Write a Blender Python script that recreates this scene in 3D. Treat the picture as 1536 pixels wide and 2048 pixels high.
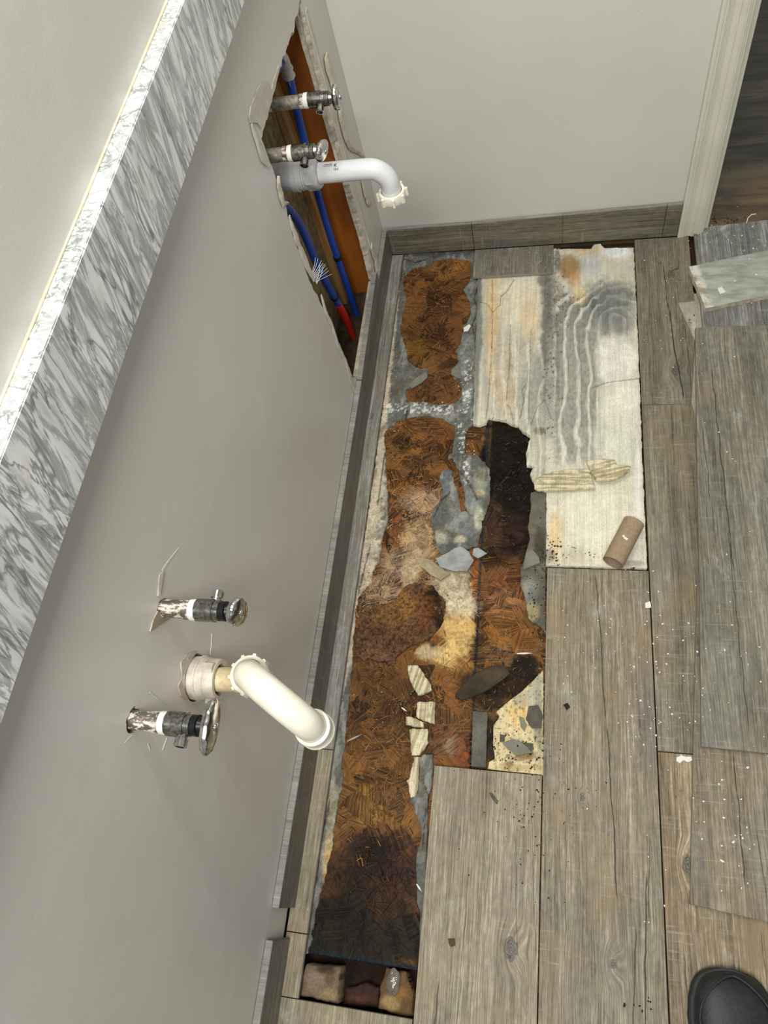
import bpy, bmesh, math, random
import numpy as np
from mathutils import Vector, Matrix
from mathutils.geometry import tessellate_polygon

for o in list(bpy.data.objects): bpy.data.objects.remove(o)
SC = bpy.context.scene
COL = SC.collection
# ------------------------------------------------------------------ camera
CAM_M = np.array([[0.9740580758741, -0.015247562762231312, 0.22578391584490265],
                  [0.11559746964046173, 0.8912596995978008, -0.43851268269636223],
                  [-0.19454585535849586, 0.453236869310794, 0.8699012877678602]])
CAM_C = np.array([0, 0, 1.4533060109])
FPX = 1478.622
cam_d = bpy.data.cameras.new('camera'); cam = bpy.data.objects.new('camera', cam_d); COL.objects.link(cam)
cam_d.sensor_fit = 'VERTICAL'; cam_d.sensor_height = 24.0; cam_d.lens = FPX / 2048 * 24.0
cam_d.clip_start = .02
m4 = Matrix.Identity(4)
for i in range(3):
    for j in range(3): m4[i][j] = CAM_M[i][j]
    m4[i][3] = CAM_C[i]
cam.matrix_world = m4
SC.camera = cam
# ------------------------------------------------------------------ light and exposure
SC.view_settings.view_transform = 'Standard'
SC.view_settings.look = 'None'
SC.view_settings.gamma = 1.0
SC.view_settings.use_curve_mapping = False
SC.view_settings.exposure = 0.0
w = bpy.data.worlds.new('world'); SC.world = w; w.use_nodes = True
w.node_tree.nodes['Background'].inputs[0].default_value = (1.0, .99, .97, 1)
w.node_tree.nodes['Background'].inputs[1].default_value = .33

def area(name, loc, target, sx, sy, power, colr, spread=180):
    d = bpy.data.lights.new(name, 'AREA'); d.shape = 'RECTANGLE'; d.size = sx; d.size_y = sy
    d.energy = power; d.color = colr; d.spread = math.radians(spread)
    o = bpy.data.objects.new(name, d); COL.objects.link(o); o.location = loc
    o.rotation_euler = (Vector(target) - Vector(loc)).to_track_quat('-Z', 'Y').to_euler()
    return o
area('vanity_light', (-.37, .85, 2.0), (-.22, .75, 0), .10, .60, 14, (1, .975, .93))
area('ceiling_light', (-.06, -.45, 2.32), (.0, .8, .1), .55, .55, 35, (1, .99, .965))

# ------------------------------------------------------------------ helpers
def wz(u, v, z=0.0):
    d = CAM_M @ np.array([(u-768)/FPX, -(v-1024)/FPX, -1.0]); return CAM_C + d*((z-CAM_C[2])/d[2])
def wx(u, v, x=-.46):
    d = CAM_M @ np.array([(u-768)/FPX, -(v-1024)/FPX, -1.0]); return CAM_C + d*((x-CAM_C[0])/d[0])
def wy(u, v, y=1.537):
    d = CAM_M @ np.array([(u-768)/FPX, -(v-1024)/FPX, -1.0]); return CAM_C + d*((y-CAM_C[1])/d[1])
def uv_of(P):
    q = (P - CAM_C) @ CAM_M
    return 768 + FPX*q[:, 0]/-q[:, 2], 1024 - FPX*q[:, 1]/-q[:, 2]
def s2l(c):
    c = np.asarray(c, float)/255.0
    return np.where(c <= .04045, c/12.92, ((c+.055)/1.055)**2.4)
def lin(c, k=1.0): return tuple(float(x) for x in s2l(c)*k) + (1.0,)

def _h(ix, iy, seed):
    n = np.sin(ix*127.1 + iy*311.7 + seed*74.7)*43758.5453
    return n - np.floor(n)
def vn(x, y, seed=0):
    x = np.asarray(x, float); y = np.asarray(y, float)
    ix = np.floor(x); iy = np.floor(y); fx = x-ix; fy = y-iy
    fx = fx*fx*(3-2*fx); fy = fy*fy*(3-2*fy)
    a = _h(ix, iy, seed); b = _h(ix+1, iy, seed); c = _h(ix, iy+1, seed); d = _h(ix+1, iy+1, seed)
    return (a*(1-fx)+b*fx)*(1-fy) + (c*(1-fx)+d*fx)*fy
def fbm(x, y, seed=0, o=4):
    s = 0; a = .5; t = 0
    for i in range(o):
        s = s + a*vn(x*2**i + 17.3*i, y*2**i - 9.1*i, seed+i*3.7); t += a; a *= .55
    return s/t
def sstep(e0, e1, x):
    t = np.clip((x-e0)/(e1-e0), 0, 1); return t*t*(3-2*t)

def mesh_obj(name, me, mats, parent=None):
    o = bpy.data.objects.new(name, me); COL.objects.link(o)
    for m in (mats if isinstance(mats, (list, tuple)) else [mats]): me.materials.append(m)
    if parent: o.parent = parent
    return o
def bmobj(name, bm, mats, parent=None, smooth=False, loc=None):
    me = bpy.data.meshes.new(name); bmesh.ops.recalc_face_normals(bm, faces=bm.faces[:])
    if loc is not None:
        for v in bm.verts: v.co -= Vector(loc)
    bm.to_mesh(me); bm.free()
    o = mesh_obj(name, me, mats, parent)
    if smooth:
        for p in me.polygons: p.use_smooth = True
    if loc is not None: o.location = loc
    return o
def tag(o, label=None, cat=None, group=None, kind=None):
    if label: o['label'] = label
    if cat: o['category'] = cat
    if group: o['group'] = group
    if kind: o['kind'] = kind
    return o
def empty(name, loc, label, cat, group=None):
    o = bpy.data.objects.new(name, None); COL.objects.link(o); o.location = loc; o.empty_display_size = .03
    return tag(o, label, cat, group)

# ------------------------------------------------------------------ shader helpers
class NT:
    def __init__(s, name):
        s.m = bpy.data.materials.new(name); s.m.use_nodes = True; s.t = s.m.node_tree
        s.b = s.t.nodes['Principled BSDF']
        s.pos = s.t.nodes.new('ShaderNodeNewGeometry').outputs['Position']
    def n(s, typ, **kw):
        x = s.t.nodes.new(typ)
        for k, v in kw.items(): setattr(x, k, v)
        return x
    def link(s, a, b): s.t.links.new(a, b)
    def setin(s, sock, v):
        if isinstance(v, bpy.types.NodeSocket): s.link(v, sock)
        elif v is not None:
            if isinstance(v, tuple) and len(v) == 4 and sock.type == 'VECTOR': v = v[:3]
            sock.default_value = v
    def scale(s, vec, sc, off=(0, 0, 0)):
        x = s.n('ShaderNodeMapping'); s.setin(x.inputs['Vector'], vec)
        x.inputs['Scale'].default_value = sc; x.inputs['Location'].default_value = off; return x.outputs[0]
    def noise(s, vec, scale=1., detail=3., rough=.55, dist=0.):
        x = s.n('ShaderNodeTexNoise'); s.setin(x.inputs['Vector'], vec); x.inputs['Scale'].default_value = scale
        x.inputs['Detail'].default_value = detail; x.inputs['Roughness'].default_value = rough
        x.inputs['Distortion'].default_value = dist; return x.outputs['Fac']
    def vor(s, vec, scale, feature='F1', out='Distance', rnd=1.):
        x = s.n('ShaderNodeTexVoronoi', feature=feature); s.setin(x.inputs['Vector'], vec)
        x.inputs['Scale'].default_value = scale; x.inputs['Randomness'].default_value = rnd; return x.outputs[out]
    def ramp(s, fac, stops, interp='LINEAR'):
        x = s.n('ShaderNodeValToRGB'); x.color_ramp.interpolation = interp; s.setin(x.inputs[0], fac)
        e = x.color_ramp.elements
        while len(e) < len(stops): e.new(.5)
        for i, (p, c) in enumerate(stops):
            e[i].position = p; e[i].color = c if len(c) == 4 else (*c, 1)
        return x.outputs[0]
    def fr(s, fac, a, b, lo=0., hi=1.):
        x = s.n('ShaderNodeMapRange'); s.setin(x.inputs[0], fac); x.interpolation_type = 'SMOOTHSTEP'
        for i, v in enumerate((a, b, lo, hi)): x.inputs[i+1].default_value = v
        return x.outputs[0]
    def math(s, op, a, b=None, c=None):
        x = s.n('ShaderNodeMath', operation=op); s.setin(x.inputs[0], a)
        if b is not None: s.setin(x.inputs[1], b)
        if c is not None: s.setin(x.inputs[2], c)
        return x.outputs[0]
    def mix(s, fac, a, b, mode='MIX'):
        x = s.n('ShaderNodeMix', data_type='RGBA', blend_type=mode); s.setin(x.inputs[0], fac)
        s.setin(x.inputs[6], a); s.setin(x.inputs[7], b); return x.outputs[2]
    def bump(s, h, dist=.001, strength=1., prev=None):
        x = s.n('ShaderNodeBump'); s.setin(x.inputs['Height'], h); x.inputs['Distance'].default_value = dist
        x.inputs['Strength'].default_value = strength
        if prev is not None: s.link(prev, x.inputs['Normal'])
        return x.outputs[0]
    def done(s, color=None, rough=None, normal=None, metal=None, spec=None, **kw):
        s.setin(s.b.inputs['Base Color'], color) if color is not None else None
        if rough is not None: s.setin(s.b.inputs['Roughness'], rough)
        if normal is not None: s.link(normal, s.b.inputs['Normal'])
        if metal is not None: s.setin(s.b.inputs['Metallic'], metal)
        if spec is not None: s.setin(s.b.inputs['Specular IOR Level'], spec)
        for k, v in kw.items(): s.setin(s.b.inputs[k.replace('_', ' ')], v)
        return s.m

def gray(v): return (v, v, v, 1)
K = 1.0   # photo colour -> albedo factor

def m_paint():
    s = NT('wall_paint')
    c1 = s.noise(s.pos, 3.0, 3); c2 = s.noise(s.scale(s.pos, (40, 40, 40)), 1, 3)
    c = s.mix(s.fr(c1, .3, .7), lin((206, 204, 194)), lin((211, 209, 200)))
    # scuffs: short scratchy dark marks and small nicks
    sc = s.noise(s.scale(s.pos, (9, 70, 30)), 1, 4, .7, 1.5)
    msk = s.math('MULTIPLY', s.fr(sc, .70, .78), s.fr(s.noise(s.pos, 4.5, 2), .56, .68))
    c = s.mix(s.math('MULTIPLY', msk, .35), c, lin((140, 132, 118)))
    nk = s.vor(s.scale(s.pos, (1, 1, 1)), 26); nk = s.fr(nk, .020, .034, 1, 0)
    nk = s.math('MULTIPLY', nk, s.fr(s.noise(s.pos, 14, 1), .55, .62))
    c = s.mix(s.math('MULTIPLY', nk, .7), c, lin((105, 96, 84)))
    b = s.bump(s.noise(s.pos, 240, 3), .0004, .35)
    b = s.bump(s.noise(s.pos, 7, 2), .004, .5, b)
    return s.done(c, .38, b)
PAINT = m_paint()

def m_gypsum(name='gypsum', base=(206, 200, 184), dark=(170, 160, 140)):
    s = NT(name); n = s.noise(s.pos, 60, 4)
    c = s.mix(s.fr(n, .35, .7), lin(dark), lin(base))
    return s.done(c, .9, s.bump(s.noise(s.pos, 260, 4), .0015, .8))
GYP = m_gypsum()
PAPER = m_gypsum('drywall_paper', (150, 132, 92), (112, 96, 64))
CAULK = m_gypsum('caulk_strip_material', (222, 215, 196), (196, 186, 164))

def m_attr(name, fine=None, rough=.8, bumpd=.001, bscale=300, sheen=False, spec=.3):
    s = NT(name); a = s.n('ShaderNodeAttribute', attribute_name='Col').outputs['Color']
    n = s.noise(s.pos, bscale, 4, .65); n2 = s.noise(s.pos, 45, 4, .6)
    f = s.fr(n, .25, .75, .78, 1.2); f2 = s.fr(n2, .25, .75, .82, 1.16)
    k = s.math('MULTIPLY', f, f2)
    c = s.mix(1.0, a, s.ramp(k, [(0, gray(0)), (1, gray(1))]), 'MULTIPLY')
    x = s.n('ShaderNodeVectorMath', operation='SCALE'); s.link(a, x.inputs[0]); s.link(k, x.inputs['Scale'])
    b = s.bump(n, bumpd, .7); b = s.bump(n2, bumpd*3, .5, b)
    return s.done(x.outputs[0], rough, b, spec=spec)

def m_osb(name='osb_board'):
    s = NT(name); a = s.n('ShaderNodeAttribute', attribute_name='Col').outputs['Color']
    wet = s.n('ShaderNodeAttribute', attribute_name='Wet').outputs['Fac']
    p2 = s.mix(.06, s.pos, s.n('ShaderNodeTexNoise').outputs['Color'])
    outs = []; edges = []
    for i, (sc, off) in enumerate([(19, 0), (30, 3.3)]):
        warp = s.n('ShaderNodeTexNoise'); s.link(s.pos, warp.inputs['Vector']); warp.inputs['Scale'].default_value = 30
        wv = s.n('ShaderNodeVectorMath', operation='MULTIPLY_ADD'); s.link(warp.outputs['Color'], wv.inputs[0])
        wv.inputs[1].default_value = (.004, .004, 0); s.link(s.scale(s.pos, (1, 1, 0), (off, off*.7, 0)), wv.inputs[2])
        v = s.n('ShaderNodeTexVoronoi', feature='F1'); s.link(wv.outputs[0], v.inputs['Vector']); v.inputs['Scale'].default_value = sc
        sx = s.n('ShaderNodeSeparateColor'); s.link(v.outputs['Color'], sx.inputs[0])
        ang = s.math('MULTIPLY', sx.outputs[0], 6.28)
        vr = s.n('ShaderNodeVectorRotate', rotation_type='Z_AXIS'); s.link(wv.outputs[0], vr.inputs['Vector']); s.link(ang, vr.inputs['Angle'])
        st = s.noise(s.scale(vr.outputs[0], (16, 620, 1)), 1, 3, .6)
        st2 = s.noise(s.scale(vr.outputs[0], (9, 230, 1), (5, 1, 0)), 1, 2, .6)
        val = s.math('ADD', s.math('MULTIPLY', st, .55), s.math('MULTIPLY', st2, .45))
        tone = s.math('MULTIPLY_ADD', sx.outputs[1], .16, -.08)
        outs.append(s.math('ADD', val, tone))
    sel = s.fr(s.noise(s.pos, 26, 2), .47, .53)
    f = s.math('ADD', s.math('MULTIPLY', outs[0], sel), s.math('MULTIPLY', outs[1], s.math('SUBTRACT', 1.0, sel)))
    k = s.fr(f, .34, .66, .22, 1.95)
    lum = s.n('ShaderNodeRGBToBW'); s.link(a, lum.inputs[0]); lo_ = s.fr(lum.outputs[0], .16, .40, 0, .72)
    k = s.math('ADD', s.math('MULTIPLY', k, s.math('SUBTRACT', 1.0, lo_)), s.math('MULTIPLY', s.fr(s.noise(s.pos, 130, 5, .7), .3, .7, .65, 1.35), lo_))
    x = s.n('ShaderNodeVectorMath', operation='SCALE'); s.link(a, x.inputs[0]); s.link(k, x.inputs['Scale'])
    n = s.noise(s.pos, 420, 4, .7)
    gold = s.mix(s.math('MULTIPLY', s.fr(f, .52, .64), s.math('SUBTRACT', .75, lo_)), x.outputs[0], s.mix(1.0, x.outputs[0], lin((255, 236, 188)), 'MULTIPLY'))
    dk = s.fr(s.noise(s.pos, 95, 5, .75), .58, .72, 0, .75)
    gold = s.mix(dk, gold, s.mix(1.0, gold, lin((110, 92, 78)), 'MULTIPLY'))
    c = s.mix(s.fr(n, .66, .80, 0, .35), gold, lin((190, 170, 136)))
    b = s.bump(f, .0022, .9); b = s.bump(n, .001, .5, b)
    r = s.math('MULTIPLY_ADD', wet, -.42, .78)
    return s.done(c, r, b, spec=.16)
OSB = m_osb()

def wood_tile(name, seed, tint=(124, 116, 102), lo=(70, 64, 56), hi=(168, 158, 142), axis='y', cracks=(), knots=(), dust_glare=.35, blue=.25, warm=.3, rough=.5, bright=1.0):
    s = NT(name); random.seed(seed)
    off = (seed*1.37, seed*2.11, seed*.73)
    sp = s.n('ShaderNodeSeparateXYZ'); s.link(s.pos, sp.inputs[0])
    X, Y, Z = sp.outputs
    # across / along coordinates
    if axis == 'y': ac = s.math('ADD', X, s.math('MULTIPLY', Z, .7)); al = Y
    elif axis == 'x': ac = s.math('ADD', Z, s.math('MULTIPLY', Y, .7)); al = X
    else: ac = s.math('ADD', Z, s.math('MULTIPLY', X, .7)); al = Y
    cb = s.n('ShaderNodeCombineXYZ'); s.link(ac, cb.inputs[0]); s.link(al, cb.inputs[1]); P = cb.outputs[0]
    # warp the grain around knots
    kn = None
    for (kx, ky, kr) in knots:
        d = s.n('ShaderNodeVectorMath', operation='DISTANCE'); s.link(s.scale(P, (1, .62, 1)), d.inputs[0]); d.inputs[1].default_value = (kx, ky*.62, 0)
        g = s.fr(d.outputs['Value'], kr*.2, kr*3.2, 1, 0)
        kn = (g, d.outputs['Value'], kr) if kn is None else (s.math('MAXIMUM', kn[0], g), s.math('MINIMUM', kn[1], d.outputs['Value']), kr)
    wrp = s.noise(s.scale(P, (9, 4, 1), off), 1, 2)
    wa = s.math('MULTIPLY_ADD', wrp, .012, -.006)
    if kn: wa = s.math('ADD', wa, s.math('MULTIPLY', kn[0], .018))
    cb2 = s.n('ShaderNodeCombineXYZ'); s.link(s.math('ADD', ac, wa), cb2.inputs[0]); s.link(al, cb2.inputs[1]); Q = cb2.outputs[0]
    fine = s.noise(s.scale(Q, (560, 13, 1), off), 1, 5, .72)
    grain = s.noise(s.scale(Q, (210, 5, 1), off), 1, 3, .6)
    band = s.noise(s.scale(Q, (34, 2.0, 1), off), 1, 3, .55)
    cloud = s.noise(s.scale(P, (11, 7, 1), off), 1, 4, .6)
    f = s.math('ADD', s.math('MULTIPLY', fine, .42), s.math('ADD', s.math('MULTIPLY', grain, .22), s.math('MULTIPLY', band, .20)))
    f = s.math('ADD', f, s.math('MULTIPLY', s.noise(s.scale(P, (70, 46, 1), off), 1, 6, .72), .16))
    mot = s.noise(s.scale(P, (260, 60, 1), off), 1, 4, .7)
    f = s.math('ADD', f, s.math('MULTIPLY_ADD', mot, .12, -.06))
    c = s.ramp(f, [(.37, lin([.72*a for a in lo], bright)), (.45, lin([.5*a+.5*b for a, b in zip(lo, tint)], bright)), (.52, lin(tint, bright)), (.62, lin(hi, bright))])
    c = s.mix(s.fr(cloud, .45, .72, 0, warm+.1), c, lin((140, 118, 86), bright))
    cl2 = s.noise(s.scale(P, (9, 3.5, 1), (off[1], off[2], 0)), 1, 3, .6)
    c = s.mix(s.fr(cl2, .50, .70, 0, blue), c, lin((98, 102, 106), bright))
    # cross saw marks
    saw = s.noise(s.scale(P, (14, 190, 1), off), 1, 3, .6)
    sawm = s.math('MULTIPLY', s.fr(saw, .55, .72), s.fr(s.noise(s.scale(P, (8, 8, 1), off), 1, 2), .45, .65, 0, .4))
    c = s.mix(sawm, c, lin((178, 172, 158), bright))
    # pores: short dark dashes along the grain
    por = s.noise(s.scale(Q, (480, 26, 1), (off[2], off[0], 0)), 1, 2, .5)
    c = s.mix(s.fr(por, .66, .78, 0, .35), c, lin((58, 53, 46), bright))
    if kn:
        kd = s.math('MULTIPLY_ADD', s.noise(s.pos, 120, 3, .6), .010, kn[1])
        ring = s.math('SINE', s.math('MULTIPLY', kd, 1900))
        kc = s.mix(s.fr(ring, -.6, .8, 0, 1), lin((62, 58, 52)), lin((112, 106, 96)))
        c = s.mix(s.fr(kd, kn[2]*.9+.005, kn[2]*1.15+.005, .85, 0), c, kc)
    for (x0, y0, x1, y1, wd) in cracks:
        t = s.n('ShaderNodeMapRange'); s.link(al, t.inputs[0]); t.inputs[1].default_value = y0; t.inputs[2].default_value = y1
        t.inputs[3].default_value = x0; t.inputs[4].default_value = x1
        wob = s.noise(s.scale(P, (1, 14, 1), (x0*90, 0, 0)), 1, 3)
        dx = s.math('ABSOLUTE', s.math('SUBTRACT', ac, s.math('ADD', t.outputs[0], s.math('MULTIPLY_ADD', wob, .012, -.006))))
        wn = s.math('MULTIPLY', s.noise(s.scale(P, (1, 60, 1), (x1*50, 0, 0)), 1, 3), wd*2.2)
        m = s.math('SUBTRACT', 1.0, s.fr(s.math('SUBTRACT', dx, wn), -.0004, .0006))
        ylo, yhi = min(y0, y1), max(y0, y1)
        m = s.math('MULTIPLY', m, s.math('MULTIPLY', s.fr(al, ylo, ylo+.02), s.fr(al, yhi-.02, yhi, 1, 0)))
        c = s.mix(s.math('MULTIPLY', m, .9), c, lin((40, 36, 31)))
    # plaster dust smears and drops; smears also paint glare on the left tile strip
    du = s.noise(s.scale(P, (20, 12, 1), (off[1], 0, 0)), 1, 6, .75, .4)
    c = s.mix(s.fr(du, .57, .74, 0, dust_glare*.75), c, lin((196, 198, 194)))
    dv = s.vor(P, 42); dvc = s.fr(dv, .035, .075, 1, 0)
    dvc = s.math('MULTIPLY', dvc, s.fr(s.noise(P, 21, 2), .62, .66))
    c = s.mix(dvc, c, lin((226, 224, 214)))
    r = s.fr(fine, .3, .7, rough+.1, rough-.06)
    b = s.bump(f, .0009, .8)
    return s.done(c, r, b, spec=.4)

def m_body():
    s = NT('porcelain_body'); n = s.noise(s.pos, 120, 3)
    return s.done(s.mix(n, lin((126, 122, 112)), lin((160, 155, 142))), .8)
BODY = m_body()

def m_simple(name, c, rough=.5, metal=0., c2=None, sc=40, bump=0, **kw):
    s = NT(name)
    n = s.noise(s.pos, sc, 4, .6)
    col_ = s.mix(s.fr(n, .35, .65), lin(c), lin(c2 or c))
    return s.done(col_, rough, s.bump(s.noise(s.pos, 300, 3), bump, .6) if bump else None, metal, **kw)
PVC_W = m_simple('white_pvc', (226, 228, 230), .22, c2=(218, 220, 222))
PVC_C = m_simple('cream_pvc', (240, 236, 220), .25, c2=(234, 228, 206))
PVC_G = m_simple('gray_white_pvc', (186, 186, 186), .4, c2=(172, 172, 172))
PVC_OLD = m_simple('stained_pvc', (222, 216, 200), .5, c2=(206, 194, 178), sc=90)
PVC_STAIN = m_simple('stained_stub_pvc', (230, 220, 188), .4, c2=(214, 190, 140), sc=60)
CHROME = m_simple('chrome', (222, 222, 218), .15, 1.0, c2=(176, 176, 172), sc=160)
DULL = m_simple('dull_chrome', (168, 168, 160), .30, 1.0, c2=(112, 112, 106), sc=220)
GALV = m_simple('galvanised', (176, 172, 158), .5, .35, c2=(128, 124, 112), sc=120)
BLACKM = m_simple('black_metal', (40, 40, 42), .35, .6)
TAPE = m_simple('thread_tape', (232, 230, 222), .6)
def m_nipple():
    s = NT('painted_nipple')
    n = s.noise(s.scale(s.pos, (60, 110, 110)), 1, 4, .7, .6)
    f = s.fr(n, .42, .52)
    c = s.mix(f, lin((214, 204, 192)), lin((150, 144, 134)))
    n2 = s.fr(s.noise(s.pos, 200, 2), .60, .66)
    c = s.mix(s.math('MULTIPLY', n2, .6), c, lin((120, 60, 50)))
    return s.done(c, s.math('MULTIPLY_ADD', f, -.35, .75), None, s.math('MULTIPLY', f, .9))
NIP = m_nipple()
def m_pex(c, name):
    s = NT(name); n = s.noise(s.scale(s.pos, (90, 90, 25)), 1, 4, .6)
    cc = s.mix(s.fr(n, .68, .72), lin(c), lin((170, 172, 160)))
    return s.done(cc, .4)
PEXB = m_pex((22, 64, 156), 'blue_pex'); PEXR = m_pex((200, 36, 28), 'red_pex')
RUBBER = m_simple('black_rubber', (30, 32, 34), .62, c2=(40, 43, 45), sc=200, bump=.0006)
SHOE_L = m_simple('black_leather', (24, 28, 31), .45, c2=(34, 38, 41), sc=120, bump=.0005)

# --- lathe / sweep along a path
def frames(pts):
    pts = [Vector(p) for p in pts]; out = []
    t = (pts[1]-pts[0]).normalized()
    up = Vector((0, 0, 1)) if abs(t.z) < .9 else Vector((0, 1, 0))
    n = t.cross(up).normalized(); b = t.cross(n).normalized(); prev = t
    for i, p in enumerate(pts):
        if i == 0: tt = pts[1]-pts[0]
        elif i == len(pts)-1: tt = pts[-1]-pts[-2]
        else: tt = (pts[i+1]-pts[i]).normalized()+(pts[i]-pts[i-1]).normalized()
        if tt.length < 1e-9: tt = prev
        tt = tt.normalized(); q = prev.rotation_difference(tt); n = q @ n; b = q @ b; prev = tt
        out.append((p, n.copy(), b.copy()))
    return out
def sweep(bm, pts, radii, n=28, caps=(True, True), fn=None):
    fr = frames(pts); rings = []
    for i, (p, a, b) in enumerate(fr):
        r = radii[i] if hasattr(radii, '__len__') else radii; ring = []
        for k in range(n):
            t = 2*math.pi*k/n; rr = r*(fn(i, t) if fn else 1)
            ring.append(bm.verts.new(p + a*math.cos(t)*rr + b*math.sin(t)*rr))
        rings.append(ring)
    for i in range(len(rings)-1):
        for k in range(n):
            bm.faces.new((rings[i][k], rings[i][(k+1) % n], rings[i+1][(k+1) % n], rings[i+1][k]))
    if caps[0]: bm.faces.new(rings[0][::-1])
    if caps[1]: bm.faces.new(rings[-1])
    return rings
def axis_lathe(bm, o, d, prof, n=28, caps=(True, True), fn=None):
    """prof: list of (distance along d, radius)"""
    o = Vector(o); d = Vector(d).normalized()
    # keep frame stable for repeated distances
    up = Vector((0, 0, 1)) if abs(d.z) < .9 else Vector((0, 1, 0))
    a = d.cross(up).normalized(); b = d.cross(a).normalized(); rings = []
    for i, (t, r) in enumerate(prof):
        ring = []
        for k in range(n):
            an = 2*math.pi*k/n; rr = r*(fn(i, an) if fn else 1)
            ring.append(bm.verts.new(o+d*t+a*math.cos(an)*rr+b*math.sin(an)*rr))
        rings.append(ring)
    for i in range(len(rings)-1):
        for k in range(n):
            bm.faces.new((rings[i][k], rings[i][(k+1) % n], rings[i+1][(k+1) % n], rings[i+1][k]))
    if caps[0]: bm.faces.new(rings[0][::-1])
    if caps[1]: bm.faces.new(rings[-1])
def tube_open(bm, pts, R, r, n=28):
    """hollow tube with open ends and wall thickness"""
    a = sweep(bm, pts, R, n, (False, False)); b = sweep(bm, pts, r, n, (False, False))
    for e in (0, -1):
        for k in range(n):
            bm.faces.new((a[e][k], a[e][(k+1) % n], b[e][(k+1) % n], b[e][k]))
def box(bm, x0, x1, y0, y1, z0, z1):
    v = [bm.verts.new(p) for p in [(x0, y0, z0), (x1, y0, z0), (x1, y1, z0), (x0, y1, z0), (x0, y0, z1), (x1, y0, z1), (x1, y1, z1), (x0, y1, z1)]]
    for f in [(0, 1, 2, 3), (4, 5, 6, 7), (0, 1, 5, 4), (1, 2, 6, 5), (2, 3, 7, 6), (3, 0, 4, 7)]: bm.faces.new([v[i] for i in f])

def rough_poly(pts, step=.004, amp=.0015, seed=0, freq=60):
    """subdivide polygon (2D) and shake its edge"""
    out = []; P = [np.asarray(p[:2], float) for p in pts]; L = 0
    for i in range(len(P)):
        a, b = P[i], P[(i+1) % len(P)]; d = b-a; l = np.hypot(*d); n = max(1, int(l/step)); nn = np.array([-d[1], d[0]])/max(l, 1e-9)
        for k in range(n):
            q = a+d*(k/n); s = (L+l*k/n)
            off = (float(fbm(s*freq, seed*7.7, seed, 4))-.5)*2*amp*(1.0)
            out.append(q+nn*off*1.6)
        L += l
    return out
def plate(name, outer, z0, z1, mats, holes=(), to3=lambda x, y, z: (x, y, z), parent=None, bevel=0, origin=True, tilt=None):
    """extruded polygon with optional holes: top faces slot 0, sides slot 1"""
    loops = [[tuple(p[:2]) for p in outer]]+[[tuple(p[:2]) for p in h] for h in holes]
    tris = tessellate_polygon([[Vector((p[0], p[1], 0)) for p in l] for l in loops])
    flat = [p for l in loops for p in l]
    bm = bmesh.new()
    T = [bm.verts.new(to3(x, y, z1)) for x, y in flat]; B = [bm.verts.new(to3(x, y, z0)) for x, y in flat]
    for t in tris:
        try:
            bm.faces.new([T[i] for i in t]); bm.faces.new([B[i] for i in t[::-1]])
        except ValueError: pass
    k = 0; side = []
    for l in loops:
        n = len(l)
        for i in range(n):
            a, b = k+i, k+(i+1) % n
            try: side.append(bm.faces.new((T[a], T[b], B[b], B[a])))
            except ValueError: pass
        k += n
    for f in side: f.material_index = 1 if len(mats) > 1 else 0
    if bevel:
        bmesh.ops.recalc_face_normals(bm, faces=bm.faces[:])
        bmesh.ops.dissolve_limit(bm, angle_limit=.01, verts=bm.verts[:], edges=bm.edges[:], delimit={'MATERIAL'})
        eds = [e for e in bm.edges if len(e.link_faces) == 2 and e.link_faces[0].material_index != e.link_faces[1].material_index and all(v in T for v in e.verts if v.is_valid)]
        bmesh.ops.bevel(bm, geom=eds, offset=bevel, segments=2, affect='EDGES', profile=.6)
    if tilt:
        c = Vector(tilt[0])
        R = Matrix.Rotation(tilt[2], 4, Vector(tilt[1]))
        for v in bm.verts: v.co = c + (R @ (v.co-c))
    loc = None
    if origin:
        c = sum((v.co for v in bm.verts), Vector())/len(bm.verts); loc = (c.x, c.y, min(v.co.z for v in bm.verts))
    return bmobj(name, bm, mats, parent, loc=loc)

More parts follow.
